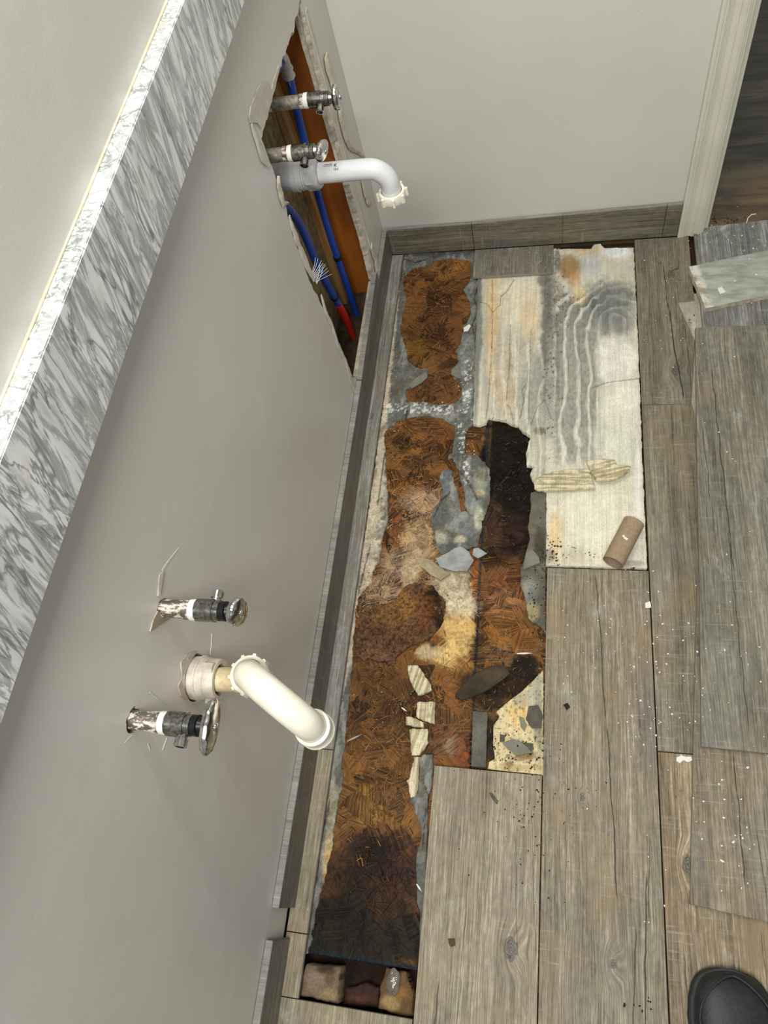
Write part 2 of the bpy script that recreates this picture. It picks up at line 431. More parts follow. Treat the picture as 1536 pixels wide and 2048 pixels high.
def inside_grid(loops, xs, ys):
    ins = np.zeros((len(ys), len(xs)), bool)
    for l in loops:
        l = np.asarray(l); n = len(l)
        for i in range(n):
            (x0, y0), (x1, y1) = l[i], l[(i+1) % n]
            if y0 == y1: continue
            lo, hi = min(y0, y1), max(y0, y1)
            rows = np.nonzero((ys >= lo) & (ys < hi))[0]
            for r in rows:
                xi = x0+(ys[r]-y0)*(x1-x0)/(y1-y0)
                ins[r] ^= xs > xi
    return ins
def layer(name, loops, z, thick, dispf, colf, mat, sp=.003, parent=None, wetf=None, drop=.0006, label=None, cat=None, kind=None):
    A = np.vstack([np.asarray(l) for l in loops]); x0, y0 = A.min(0)-sp; x1, y1 = A.max(0)+sp
    xs = np.arange(x0, x1+sp, sp); ys = np.arange(y0, y1+sp, sp); X, Y = np.meshgrid(xs, ys)
    ins = inside_grid(loops, xs, ys)
    D = np.full(X.shape, 1e9); NX = X.copy(); NY = Y.copy()
    for l in loops:
        l = np.asarray(l); n = len(l)
        for i in range(n):
            a = l[i]; b = l[(i+1) % n]; m = 2.2*sp
            i0 = max(0, int((min(a[0], b[0])-m-x0)/sp)); i1 = int((max(a[0], b[0])+m-x0)/sp)+2
            j0 = max(0, int((min(a[1], b[1])-m-y0)/sp)); j1 = int((max(a[1], b[1])+m-y0)/sp)+2
            gx = X[j0:j1, i0:i1]; gy = Y[j0:j1, i0:i1]; d = b-a; L = max((d**2).sum(), 1e-12)
            t = np.clip(((gx-a[0])*d[0]+(gy-a[1])*d[1])/L, 0, 1); px = a[0]+t*d[0]; py = a[1]+t*d[1]
            dd = np.hypot(gx-px, gy-py); mk = dd < D[j0:j1, i0:i1]
            D[j0:j1, i0:i1][mk] = dd[mk]; NX[j0:j1, i0:i1][mk] = px[mk]; NY[j0:j1, i0:i1][mk] = py[mk]
    cell = ins[:-1, :-1] | ins[1:, :-1] | ins[:-1, 1:] | ins[1:, 1:]
    out = ~ins & (D < 2.5*sp)
    snap = out | (ins & (D < .28*sp))
    PX_ = np.where(snap, NX, X); PY_ = np.where(snap, NY, Y)
    used = np.zeros(X.shape, bool)
    used[:-1, :-1] |= cell; used[1:, :-1] |= cell; used[:-1, 1:] |= cell; used[1:, 1:] |= cell
    idx = np.full(X.shape, -1); idx[used] = np.arange(used.sum())
    ux, uy = PX_[used], PY_[used]
    edge = np.where(ins, D, 0)[used]
    zz = z + dispf(ux, uy, edge) - np.where(edge < sp*.6, drop, 0)
    V = np.stack([ux, uy, zz], 1)
    jj, ii = np.nonzero(cell)
    F = np.stack([idx[jj, ii], idx[jj, ii+1], idx[jj+1, ii+1], idx[jj+1, ii]], 1)
    # skirt
    ed = {}
    def key(a, b): return (a, b) if a < b else (b, a)
    cp = np.pad(cell, 1); jj1, ii1 = jj+1, ii+1
    sk = []
    for (dj, di, e) in ((-1, 0, (0, 1)), (0, 1, (1, 2)), (1, 0, (2, 3)), (0, -1, (3, 0))):
        b = ~cp[jj1+dj, ii1+di]; sk.append(np.stack([F[b, e[0]], F[b, e[1]]], 1))
    sk = np.vstack(sk); bv = np.unique(sk); mp = {int(v): len(V)+k for k, v in enumerate(bv)}
    VB = V[bv].copy(); VB[:, 2] = z-thick
    V2 = np.vstack([V, VB])
    faces = F.tolist()+[[int(b), int(a), mp[int(a)], mp[int(b)]] for a, b in sk]
    me = bpy.data.meshes.new(name); c0 = np.array([V2[:, 0].mean(), V2[:, 1].mean(), z-thick])
    me.from_pydata((V2-c0).tolist(), [], faces)
    u, v = uv_of(V2); C = colf(V2[:, 0], V2[:, 1], u, v)
    at = me.color_attributes.new('Col', 'FLOAT_COLOR', 'POINT')
    at.data.foreach_set('color', np.hstack([C, np.ones((len(C), 1))]).astype(np.float32).ravel())
    if wetf is not None:
        wt = me.attributes.new('Wet', 'FLOAT', 'POINT'); wt.data.foreach_set('value', wetf(V2[:, 0], V2[:, 1], u, v).astype(np.float32))
    me.polygons.foreach_set('use_smooth', [True]*len(me.polygons))
    o = mesh_obj(name, me, mat, parent); o.location = c0
    if label or kind: tag(o, label, cat, None, kind)
    return o

def px_loop(pts, z, step=.004, amp=.0015, seed=0, freq=60):
    return rough_poly([wz(u, v, z)[:2] for u, v in pts], step, amp, seed, freq)
def painter(base, blobs, warp=.35, freq=55, kk=K, seed=0, streak=1.0):
    def f(X, Y, u, v):
        C = np.tile(s2l(base), (len(X), 1))
        n1 = fbm(X*freq, Y*freq*streak, seed+1)-.5; n2 = fbm(X*freq*3, Y*freq*3*streak, seed+5)-.5
        for b in blobs:
            cx, cy, rx, ry, c, st = b[:6]; soft = b[6] if len(b) > 6 else .5
            d = np.sqrt(((u-cx)/rx)**2+((v-cy)/ry)**2)+(n1*1.5+n2*.8)*warp
            wgt = (1-sstep(1-soft, 1+soft*.3, d))*st
            C = C*(1-wgt[:, None])+s2l(c)[None]*wgt[:, None]
        return C*kk
    return f

# ================================================================== STRUCTURE
# --- left wall with the torn opening (plane x = -0.46); 2D coordinates are (y, z)
WX, WT = -.460, .0127
hole_px = [(605, -12), (597, 30), (590, 60), (580, 92), (571, 118), (566, 128), (552, 175), (540, 218), (533, 250), (525, 278), (531, 290), (536, 305), (545, 330),
           (553, 352), (562, 372), (570, 400), (577, 430), (586, 470), (598, 500), (612, 540), (624, 565), (634, 585), (645, 612), (655, 630), (664, 650),
           (674, 675), (684, 700), (696, 728), (706, 755)]
hole_l = [wx(u, v)[1:] for u, v in hole_px]
hole_in = rough_poly(hole_l + [(1.055, .072), (1.16, .066), (1.30, .066), (1.352, .078), (1.362, .20), (1.368, .40), (1.376, .60), (1.380, .735)], .005, .0035, 3, 60)
def offset_loop(l, d, seed, amp):
    l = [np.asarray(p) for p in l]; n = len(l); out = []
    ar = sum(l[i][0]*l[(i+1) % n][1]-l[(i+1) % n][0]*l[i][1] for i in range(n)); sg = 1 if ar > 0 else -1
    for i in range(n):
        t = l[(i+2) % n]-l[i-2]; t = t/max(np.hypot(*t), 1e-9)
        k = d*(1-amp)+d*amp*2*float(fbm(i*.35, seed, seed, 3))
        out.append(l[i]+sg*np.array([t[1], -t[0]])*k)
    return out
def yz(x0): return lambda y, z, d: (x0+d, y, z)
hole_out = offset_loop(hole_in, .0045, 5, .8)
near_holes = []
def circ(cy, cz, r, seed, n=26, k=.12):
    return [(cy+math.cos(t)*r*(1+k*(float(vn(i*.9, seed, seed))-.5)*2), cz+math.sin(t)*r*(1+k*(float(vn(i*.8, seed+3, seed))-.5)*2)) for i, t in enumerate([2*math.pi*j/n for j in range(n)])]
V1Y, V2Y, VZ = .257, .124, .676
DRY, DRZ = .205, .550
near_holes = [circ(V1Y-.002, VZ-.002, .0150, 1), circ(V2Y, VZ, .0145, 2), circ(DRY, DRZ, .0315, 4, 30, .06)]
wall_outer = [(-2.0, .0006), (1.537, .0006), (1.537, 2.45), (-2.0, 2.45)]
wl = plate('wall_left', wall_outer, -WT, 0, [PAINT, GYP], holes=[hole_out]+near_holes, to3=yz(WX), origin=False)
tag(wl, kind='structure')
# torn paint margin: a thin sloping lip of exposed gypsum round the opening
bm = bmesh.new()
A_ = [bm.verts.new((WX+.0002, p[0], p[1])) for p in hole_out]; B_ = [bm.verts.new((WX-.0045, p[0], p[1])) for p in hole_in]; C_ = [bm.verts.new((WX-WT, p[0], p[1])) for p in hole_in]
n = len(A_)
for i in range(n):
    j = (i+1) % n; bm.faces.new((A_[i], A_[j], B_[j], B_[i])); bm.faces.new((B_[i], B_[j], C_[j], C_[i]))
tag(bmobj('trim_2', bm, GYP), kind='structure')
# back wall (plane y = 1.537)
wb = plate('wall_back', [(-.4600, .0006), (.345, .0006), (.345, 2.45), (-.4600, 2.45)], 0, .012, [PAINT, GYP], to3=lambda x, z, d: (x, 1.537+.012-d, z), origin=False)
tag(wb, kind='structure')
WOODS = m_simple('orange_stud', (150, 92, 34), .6, c2=(112, 66, 22), sc=9, bump=.0008)
def stud_mat(name, a, b, sc=(8, 90, 8)):
    s = NT(name); n = s.noise(s.scale(s.pos, sc), 1, 4, .6)
    return s.done(s.mix(s.fr(n, .3, .7), lin(a), lin(b)), .65, s.bump(n, .001, .5))
STUD_O = stud_mat('amber_stud', (164, 94, 22), (122, 64, 14), (20, 60, 3))
STUD_P = stud_mat('pale_stud', (190, 156, 104), (158, 122, 72), (60, 60, 4))
def cubeobj(name, x0, x1, y0, y1, z0, z1, mat, parent=None, bevel=0):
    bm = bmesh.new(); cx, cy, cz = (x0+x1)/2, (y0+y1)/2, z0
    box(bm, x0, x1, y0, y1, z0, z1)
    if bevel: bmesh.ops.bevel(bm, geom=bm.edges[:], offset=bevel, segments=2, affect='EDGES', profile=.6)
    return bmobj(name, bm, mat, parent, loc=(cx, cy, cz))
tag(cubeobj('wall_stud', -.562, -.4730, 1.384, 1.422, -.01, 2.3, STUD_O), 'amber wooden stud at the corner side of the wall opening', 'stud')
tag(cubeobj('wall_stud', -.562, -.4730, .88, .918, -.01, 2.3, STUD_P), 'pale wooden stud deep behind the near edge of the wall opening', 'stud')
tag(cubeobj('wall_inner', -.575, -.563, -2.0, 1.55, -.01, 2.3, PAPER), kind='structure')
tag(cubeobj('pipe_bracing', -.562, -.524, .919, 1.383, .690, .780, STUD_P), 'pale wooden crosspiece carrying the pipe elbows at the top of the wall opening', 'wood block')
tag(cubeobj('batten', -.562, -.548, 1.345, 1.383, .0, .689, STUD_P), 'thin pale wooden batten standing beside the amber stud in the wall opening', 'batten')
tag(cubeobj('wall_plate', -.562, -.4735, .919, 1.383, -.035, .012, stud_mat('dirty_plate', (74, 58, 38), (40, 32, 22), (60, 60, 60))), 'wooden bottom plate dusted with debris inside the wall opening', 'wood plate')

# --- marble splash
def m_marble():
    s = NT('marble')
    rot = s.n('ShaderNodeVectorRotate', rotation_type='X_AXIS'); s.link(s.pos, rot.inputs['Vector']); rot.inputs['Angle'].default_value = math.radians(16)
    v = rot.outputs[0]
    w1 = s.noise(s.scale(v, (34, 46, 10)), 1, 5, .62, .7)
    w2 = s.noise(s.scale(v, (20, 30, 6), (3, 1, 0)), 1, 4, .58, .6)
    r1 = s.math('ABSOLUTE', s.math('SUBTRACT', w1, .5)); r2 = s.math('ABSOLUTE', s.math('SUBTRACT', w2, .52))
    cl = s.noise(s.scale(v, (40, 40, 12), (9, 2, 1)), 1, 3)
    c = s.mix(s.fr(cl, .35, .7), lin((236, 238, 234)), lin((214, 217, 215)))
    c = s.mix(s.fr(r1, 0, .075, .75, 0), c, lin((138, 144, 144)))
    c = s.mix(s.fr(r2, 0, .025, .80, 0), c, lin((112, 118, 117)))
    c = s.mix(s.fr(s.noise(s.scale(v, (34, 60, 9), (1, 7, 0)), 1, 4), .50, .64, 0, .6), c, lin((150, 156, 156)))
    c = s.mix(s.fr(s.noise(s.pos, 18, 3), .60, .72, 0, .3), c, lin((190, 180, 150)))
    return s.done(c, .22)
MARB = m_marble()
bm = bmesh.new(); box(bm, WX, -.4372, -1.2, 1.5365, .911, 1.0132)
bmesh.ops.bevel(bm, geom=bm.edges[:], offset=.0012, segments=2, affect='EDGES')
tag(bmobj('marble_backsplash', bm, MARB, loc=(-.448, .17, .911)), 'long gray-veined white marble splash slab along the left wall', 'backsplash')
bm = bmesh.new()
pts = [(-.4595, y, 1.0140) for y in np.linspace(-1.2, 1.53, 60)]
sweep(bm, pts, [.0013+.0006*float(vn(i*.7, 3, 1)) for i in range(60)], 8)
tag(bmobj('caulk_bead', bm, m_simple('old_caulk', (228, 218, 192), .6, c2=(212, 196, 160)), loc=(-.4595, .17, 1.012), smooth=True), 'thin yellowed caulk bead along the top of the marble splash', 'caulk')

# --- door casing and the dark room behind
TRIM = m_simple('trim_paint', (206, 203, 186), .35, c2=(212, 210, 194), sc=12)
prof = [(.289, 1.5365), (.289, 1.5195), (.2925, 1.5180), (.2955, 1.5180), (.2962, 1.5205), (.300, 1.5190), (.306, 1.5215), (.313, 1.5235), (.320, 1.5220), (.3235, 1.5195), (.3242, 1.5215),
        (.3335, 1.5180), (.3345, 1.5165), (.3385, 1.5165), (.3392, 1.5190), (.3425, 1.5190), (.3432, 1.5220), (.3475, 1.5220), (.3475, 1.5365)]
tc = plate('trim_1', prof, .001, 2.3, [TRIM], origin=False)
tag(tc, kind='structure')
tag(cubeobj('door_1', .3455, .360, 1.5370, 1.66, -.02, 2.3, TRIM), kind='structure')
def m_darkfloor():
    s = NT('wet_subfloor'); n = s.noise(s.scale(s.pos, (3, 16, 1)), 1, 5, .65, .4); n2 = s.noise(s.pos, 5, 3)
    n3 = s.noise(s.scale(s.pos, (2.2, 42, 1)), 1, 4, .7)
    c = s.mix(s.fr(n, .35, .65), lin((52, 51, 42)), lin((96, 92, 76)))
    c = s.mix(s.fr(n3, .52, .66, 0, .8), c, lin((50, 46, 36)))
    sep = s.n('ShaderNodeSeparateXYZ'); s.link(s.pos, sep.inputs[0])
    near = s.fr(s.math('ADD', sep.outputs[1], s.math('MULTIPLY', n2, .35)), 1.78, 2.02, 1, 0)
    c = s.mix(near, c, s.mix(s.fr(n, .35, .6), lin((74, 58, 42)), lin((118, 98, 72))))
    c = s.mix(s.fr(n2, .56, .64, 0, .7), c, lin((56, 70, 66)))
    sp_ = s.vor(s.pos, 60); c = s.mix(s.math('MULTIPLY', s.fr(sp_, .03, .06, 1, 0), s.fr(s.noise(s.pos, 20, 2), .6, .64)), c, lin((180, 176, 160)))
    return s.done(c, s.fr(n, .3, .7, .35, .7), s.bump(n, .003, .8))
DARKF = m_darkfloor()
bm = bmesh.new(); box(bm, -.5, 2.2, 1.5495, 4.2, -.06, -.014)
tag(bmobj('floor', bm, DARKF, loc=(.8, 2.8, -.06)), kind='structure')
bm = bmesh.new(); box(bm, -.02, 1.6, -1.2, 1.549, -.08, -.034)
tag(bmobj('floor', bm, m_simple('subfloor_under_tiles', (66, 48, 32), .9, spec=.1), loc=(.6, .2, -.08)), kind='structure')
bm = bmesh.new(); box(bm, -.575, -.02, -2.0, 1.549, -.12, -.085)
tag(bmobj('floor', bm, m_simple('subfloor_under_pit', (38, 28, 20), .9), loc=(-.24, .2, -.12)), kind='structure')

# ================================================================== SUBFLOOR AND LAYERS
ZO = -.0215
osb_blobs = [
 (860, 600, 120, 120, (126, 80, 36), .6), (890, 535, 60, 25, (160, 108, 48), .7), (850, 690, 50, 40, (118, 84, 26), .8), (880, 640, 50, 90, (104, 62, 34), .7), (870, 780, 50, 40, (104, 68, 44), .7),
 (840, 870, 90, 60, (138, 88, 40), .6), (805, 890, 22, 22, (40, 30, 20), .8), (830, 925, 26, 16, (50, 40, 32), .6), (880, 880, 45, 50, (120, 72, 34), .7), (800, 960, 40, 60, (140, 92, 40), .5),
 (955, 880, 28, 34, (150, 98, 44), .7),
 (850, 1005, 62, 30, (190, 158, 128), .7), (800, 1060, 28, 60, (122, 72, 36), .7), (840, 1085, 42, 50, (200, 168, 124), .8), (800, 1130, 42, 42, (176, 148, 118), .85), (830, 1150, 30, 50, (222, 200, 160), .8),
 (770, 1200, 55, 60, (160, 132, 108), .8), (745, 1230, 30, 40, (120, 84, 52), .6), (860, 1150, 28, 26, (176, 120, 50), .8), (845, 1180, 20, 30, (150, 90, 30), .8), (905, 1170, 46, 50, (206, 190, 160), .9), (925, 1210, 40, 34, (232, 218, 186), .9),
 (950, 1150, 10, 70, (156, 88, 36), .8), (915, 1265, 40, 44, (224, 184, 108), .95), (905, 1310, 44, 32, (232, 192, 112), .95), (855, 1305, 32, 16, (200, 182, 146), .8), (930, 1330, 26, 22, (168, 112, 46), .8),
 (890, 1370, 50, 40, (132, 84, 36), .7), (780, 1400, 90, 60, (88, 60, 34), .7), (760, 1360, 60, 30, (104, 66, 34), .6), (700, 1440, 24, 60, (96, 60, 30), .6), (880, 1460, 50, 60, (112, 74, 42), .7), (905, 1490, 24, 24, (170, 150, 128), .5), (925, 1500, 22, 40, (132, 66, 36), .8),
 (740, 1480, 60, 40, (118, 78, 38), .6), (740, 1600, 110, 60, (128, 86, 36), .7), (740, 1615, 30, 50, (170, 124, 50), .7), (800, 1640, 30, 60, (140, 94, 40), .5),
 (750, 1770, 150, 110, (80, 50, 34), 1.0, .25), (735, 1755, 60, 90, (44, 30, 24), .95, .5), (720, 1870, 160, 90, (46, 36, 27), 1.0, .3), (700, 1830, 80, 60, (38, 30, 22), .8), (650, 1880, 50, 60, (44, 38, 30), .8), (770, 1790, 40, 60, (92, 54, 30), .6),
 # dark rotted board on the far side of the seam
 (1020, 960, 70, 150, (26, 17, 12), 1.0, .22), (1012, 850, 55, 35, (34, 24, 16), .95), (1010, 1080, 60, 60, (60, 36, 28), .97, .5), (985, 1050, 22, 60, (86, 60, 50), .8), (1010, 1180, 60, 60, (132, 82, 50), .9), (1010, 1210, 44, 40, (164, 112, 74), .8), (1015, 1260, 50, 44, (150, 96, 40), .9), (1045, 1290, 24, 30, (120, 74, 34), .8),
 (1010, 1310, 50, 24, (140, 100, 62), .8), (1050, 1340, 34, 36, (26, 18, 14), .97, .4), (1000, 1370, 90, 40, (48, 34, 24), .95), (985, 1405, 40, 20, (50, 36, 26), .9), (1065, 1230, 16, 30, (110, 80, 50), .6), (985, 1480, 30, 60, (46, 38, 30), .9), (1060, 1110, 24, 40, (40, 28, 20), .8),
]
seam_px = lambda v: 975-.0475*(v-840)
_pt = painter((128, 84, 42), osb_blobs, .38, 50)
def osb_col(X, Y, u, v):
    C = _pt(X, Y, u, v); n = fbm(X*180, Y*180, 9)-.5
    C = C*(1+n[:, None]*.5)
    d = np.abs(u-seam_px(v)); m = (1-sstep(1.5, 3.8, d))*(v > 820)*(v < 1560)
    blue = s2l((38, 58, 78)); C = C*(1-m[:, None]*.85)+blue*m[:, None]*.85
    dd = u-seam_px(v); m2 = sstep(3, 5, dd)*(1-sstep(8, 11, dd))*(v > 820)*(v < 1120); C = C*(1-m2[:, None]*.6)+s2l((96, 76, 44))*m2[:, None]*.6
    # dark marking edge at the end of the sheet
    e = 1908+.155*(u-618); m3 = sstep(e-14, e-6, v)*(u < 850); C = C*(1-m3[:, None]*.9)+s2l((26, 44, 60))*m3[:, None]*.9
    g_ = C.mean(1)[:, None]; C = g_+(C-g_)*.86
    lum = np.clip(C.mean(1)[:, None]/.35, 0, 1)
    return C*(np.array([[.60, .61, .45]])*(1-lum)+np.array([[.88, .88, .80]])*lum)
def osb_disp(x, y, e):
    P = np.stack([x, y, np.full(len(x), ZO)], 1); u, v = uv_of(P)
    z = (fbm(x*60, y*60, 2)-.5)*.0036+(fbm(x*260, y*260, 4)-.5)*.0022
    s_ = sstep(0, 6, u-seam_px(v))*(u < 1110)*(v > 815)*(v < 1545)
    z = z-s_*.004-s_*(fbm(x*45, y*45, 8))*.004
    g = 1-sstep(1.5, 4.5, np.abs(u-seam_px(v))); z = z-g*(v > 815)*(v < 1560)*.006
    for (cx, cy, rx, ry, h) in [(740, 1750, 60, 90, -.006), (1050, 950, 30, 80, -.007), (1045, 1345, 40, 30, -.007), (840, 1080, 60, 80, .0035), (905, 1250, 45, 80, .004), (780, 1190, 60, 60, .004), (1010, 1220, 45, 100, .006)]:
        z = z+h*np.exp(-(((u-cx)/rx)**2+((v-cy)/ry)**2)*1.3)
    fz = np.exp(-(((u-830)/70)**2+((v-1090)/110)**2)*1.2)+np.exp(-(((u-1010)/50)**2+((v-1210)/90)**2)*1.2)+np.exp(-(((u-910)/40)**2+((v-1250)/80)**2)*1.2)
    z = z+fz*(fbm(x*420, y*420, 14)-.5)*.006
    return z
def osb_wet(X, Y, u, v):
    n = fbm(X*30, Y*30, 21)
    w_ = np.clip(1.1-np.exp(-(((u-850)/110)**2+((v-1150)/190)**2)*1.0)*1.3-np.exp(-(((u-1020)/60)**2+((v-1180)/190)**2))*1.1, 0, 1)
    return w_*(.55+n*.7)*.85
e1, e2 = wz(612, 1907, ZO), wz(845, 1943, ZO)
fl_loop = rough_poly([(-.462, e1[1]+.006), (-.445, e1[1]+.003), (e1[0], e1[1]), (e2[0], e2[1]), (e2[0]+.002, e2[1]-.003), (.0, e2[1]-.004), (.0, 1.5365), (-.462, 1.5365)], .02, .0, 1)
tag(layer('floor', [fl_loop], ZO, .018, osb_disp, osb_col, OSB, .0028, wetf=osb_wet), kind='structure')

MORT = m_attr('mortar_skin', rough=.75, bumpd=.0009, bscale=330)
def m_cream():
    s = NT('cream_mortar'); a = s.n('ShaderNodeAttribute', attribute_name='Col').outputs['Color']
    n = s.noise(s.pos, 260, 4, .6); n2 = s.noise(s.scale(s.pos, (130, 5, 1)), 1, 4, .6); n3 = s.noise(s.pos, 38, 4, .6)
    wv = s.n('ShaderNodeTexWave', wave_type='BANDS', bands_direction='X'); s.link(s.pos, wv.inputs['Vector']); wv.inputs['Scale'].default_value = 62; wv.inputs['Distortion'].default_value = .5
    wv.inputs['Detail'].default_value = 1
    k = s.math('MULTIPLY', s.fr(n, .25, .75, .86, 1.1), s.math('MULTIPLY', s.fr(n2, .3, .7, .88, 1.1), s.fr(n3, .3, .7, .9, 1.07)))
    k = s.math('MULTIPLY', k, s.fr(wv.outputs['Fac'], .2, .8, .965, 1.02))
    x = s.n('ShaderNodeVectorMath', operation='SCALE'); s.link(a, x.inputs[0]); s.link(k, x.inputs['Scale'])
    b = s.bump(wv.outputs['Fac'], .0006, .55); b = s.bump(n, .0009, .5, b); b = s.bump(n2, .0006, .4, b)
    return s.done(x.outputs[0], .72, b, spec=.3)
CREAM = m_cream()

def sand_edge(C, X, Y, u, v):
    us = 807-.1407*(v-509); du = u-us
    n = fbm(X*120, Y*120, 31); n2 = fbm(X*500, Y*500, 33, 2)
    wdt = np.interp(v, [560, 700, 850, 1000, 1150, 1250, 1330, 1420], [2, 8, 16, 34, 46, 26, 12, 0])
    m = (1-sstep(.55, 1.15, du/np.maximum(wdt, 1)+(n-.5)*1.1))*(v > 560)*(v < 1420)
    sand = s2l((206, 192, 164))[None]*(0.62+n2[:, None]*.75)
    return C*(1-m[:, None]*.92)+sand*m[:, None]*.92
gp = painter((103, 105, 98), [(860, 505, 80, 14, (96, 98, 98), .8), (780, 760, 40, 40, (110, 112, 104), .6), (880, 820, 60, 16, (150, 152, 148), .5), (935, 700, 16, 160, (128, 134, 130), .6),
  (930, 1000, 40, 80, (134, 140, 138), .6), (960, 960, 16, 26, (178, 182, 160), .6), (958, 1040, 12, 30, (196, 196, 164), .7), (960, 985, 12, 8, (205, 190, 150), .8), (880, 1075, 20, 16, (196, 194, 168), .6), (920, 1078, 14, 8, (210, 200, 164), .8),
  (890, 950, 20, 50, (118, 124, 126), .6), (665, 1660, 14, 120, (190, 180, 140), .5), (655, 1730, 12, 60, (196, 160, 96), .8), (845, 1560, 20, 60, (132, 134, 126), .6)], .4, 60)
def cracks_in(C, X, Y, u, v, lines, dark=(44, 40, 34)):
    for k, pl in enumerate(lines):
        for a, b in zip(pl[:-1], pl[1:]):
            tt = np.clip(((u-a[0])*(b[0]-a[0])+(v-a[1])*(b[1]-a[1]))/((b[0]-a[0])**2+(b[1]-a[1])**2), 0, 1)
            d = np.hypot(u-a[0]-tt*(b[0]-a[0]), v-a[1]-tt*(b[1]-a[1]))+(fbm(X*220, Y*220, k+171, 2)-.5)*2.2
            mm = (1-sstep(.6, 1.9, d))*.85; C = C*(1-mm[:, None])+s2l(dark)*mm[:, None]
    return C
def gray_col(X, Y, u, v):
    C = gp(X, Y, u, v); n = fbm(X*45, Y*45, 41)-.5; C = C*(1+n[:, None]*.8)*(1+(fbm(X*240, Y*240, 47)-.5)[:, None]*.9)
    C = sand_edge(C, X, Y, u, v)
    st_ = sstep(.55, .70, fbm(X*38, Y*38, 88))*.55; C = C*(1-st_[:, None])+s2l((92, 78, 56))*st_[:, None]
    du_ = sstep(.56, .70, fbm(X*70, Y*24, 89))*.5; C = C*(1-du_[:, None])+s2l((168, 168, 158))*du_[:, None]
    C = cracks_in(C, X, Y, u, v, [[(960, 560), (948, 598), (957, 622), (944, 650), (952, 690)], [(866, 1036), (884, 1000), (900, 985)], [(845, 1560), (858, 1592), (848, 1640), (846, 1700)], [(660, 1600), (652, 1640), (640, 1680), (632, 1760)], [(800, 515), (830, 525), (850, 520)], [(815, 815), (812, 840)], [(741, 1090), (728, 1140), (716, 1190)], [(905, 930), (935, 960), (955, 1000)], [(770, 905), (762, 960), (755, 1010)]])
    # plaster flecks in lines
    f = fbm(X*150, Y*150, 43, 4)*.75+fbm(X*420, Y*420, 44, 2)*.25
    for (a, b) in [((760, 815), (930, 822)), ((820, 808), (905, 815)), ((935, 720), (932, 800)), ((918, 850), (935, 960)), ((930, 770), (925, 800))]:
        t = np.clip(((u-a[0])*(b[0]-a[0])+(v-a[1])*(b[1]-a[1]))/((b[0]-a[0])**2+(b[1]-a[1])**2), 0, 1)
        d = np.hypot(u-a[0]-t*(b[0]-a[0]), v-a[1]-t*(b[1]-a[1])); m = (d < 9)*sstep(.50, .60, f-d*.010+.03*np.sin(X*90))*.85; C = C*(1-m[:, None])+s2l((222, 224, 220))*m[:, None]
    return C
def gdisp(x, y, e): return (fbm(x*70, y*70, 5)-.5)*.0036+(fbm(x*240, y*240, 6)-.5)*.0028
ZG = -.0165
def cr(pts, ox, oy, s): return [(ox+x/s, oy+y/s) for x, y in pts]
H1 = cr([(380, 610), (440, 545), (570, 528), (600, 490), (700, 475), (840, 490), (862, 560), (840, 650), (800, 700), (850, 800), (852, 880), (800, 960), (790, 1040), (750, 1130), (760, 1220), (715, 1260), (722, 1310), (780, 1370), (790, 1450), (740, 1500), (620, 1512), (520, 1495), (398, 1495), (390, 1400), (440, 1385), (545, 1325), (548, 1260), (470, 1250), (410, 1200), (398, 1120), (368, 1060), (355, 970), (372, 860), (400, 760), (375, 700)], 700, 380, 3.523)
left_edge = [(805, 509), (738, 1013), (715, 1150), (700, 1240), (676, 1400), (650, 1600), (640, 1700), (618, 1850), (606, 1908)]
G1 = [(806, 506), (949, 500), (953, 552), (955, 600), (950, 700), (947, 800), (945, 850)] + cr([(870, 1640), (850, 1640), (800, 1720), (800, 1850), (860, 1850), (845, 1800)], 700, 380, 3.523)[:0] + \
     [(944, 846), (930, 865), (928, 904), (944, 910), (950, 906), (968, 925), (979, 938), (981, 975), (978, 1010), (966, 1038), (952, 1040), (935, 1022), (928, 1012), (928, 978), (920, 960), (917, 940), (905, 917), (898, 905)] + \
     cr([(690, 1900), (722, 1850), (735, 1740), (740, 1660), (690, 1640), (650, 1610), (560, 1590), (420, 1597), (340, 1622), (300, 1662), (245, 1690), (240, 1760), (245, 1900)], 700, 380, 3.523) + \
     cr([(312, 60), (318, 200), (330, 350), (335, 560), (310, 620), (290, 700), (282, 830), (232, 900), (218, 990), (180, 1030), (130, 1085), (105, 1200), (100, 1350)], 680, 880, 3.491) + \
     [(706, 1290), (702, 1340), (697, 1400), (693, 1450), (688, 1490), (682, 1520), (686, 1560), (676, 1600), (668, 1650), (662, 1700), (650, 1750), (640, 1790), (628, 1830), (622, 1880), (616, 1906)] + left_edge[::-1][0:-1]
tag(layer('mortar_skin', [px_loop(G1, ZG, .003, .0028, 2, 110), px_loop(H1, ZG, .003, .0034, 5, 110)], ZG, .006, gdisp, gray_col, MORT, .0028),
    'thin gray mortar skin with ragged openings down to brown board beside the left tile strip', 'mortar layer')
G2 = cr([(712, 200), (782, 212), (790, 290), (822, 370), (838, 440), (840, 500), (872, 492), (905, 520), (950, 556), (992, 562), (985, 640), (960, 740), (900, 752), (860, 760), (800, 780), (760, 792), (700, 795), (668, 740), (665, 650), (640, 600), (628, 540), (650, 500), (690, 430), (722, 370), (690, 280)], 680, 880, 3.491)
tag(layer('mortar_skin', [px_loop(G2, ZG+.002, .003, .0026, 8, 110)], ZG+.002, .006, gdisp, gray_col, MORT, .0028),
    'separate tongue-shaped gray mortar piece left between two brown cracks', 'mortar layer')
G4 = cr([(1330, 370), (1440, 330), (1442, 880), (1434, 900), (1434, 1330), (1390, 1300), (1310, 1240), (1290, 1100), (1262, 1020), (1262, 900), (1292, 820), (1322, 700), (1312, 600), (1330, 480)], 680, 880, 3.491)
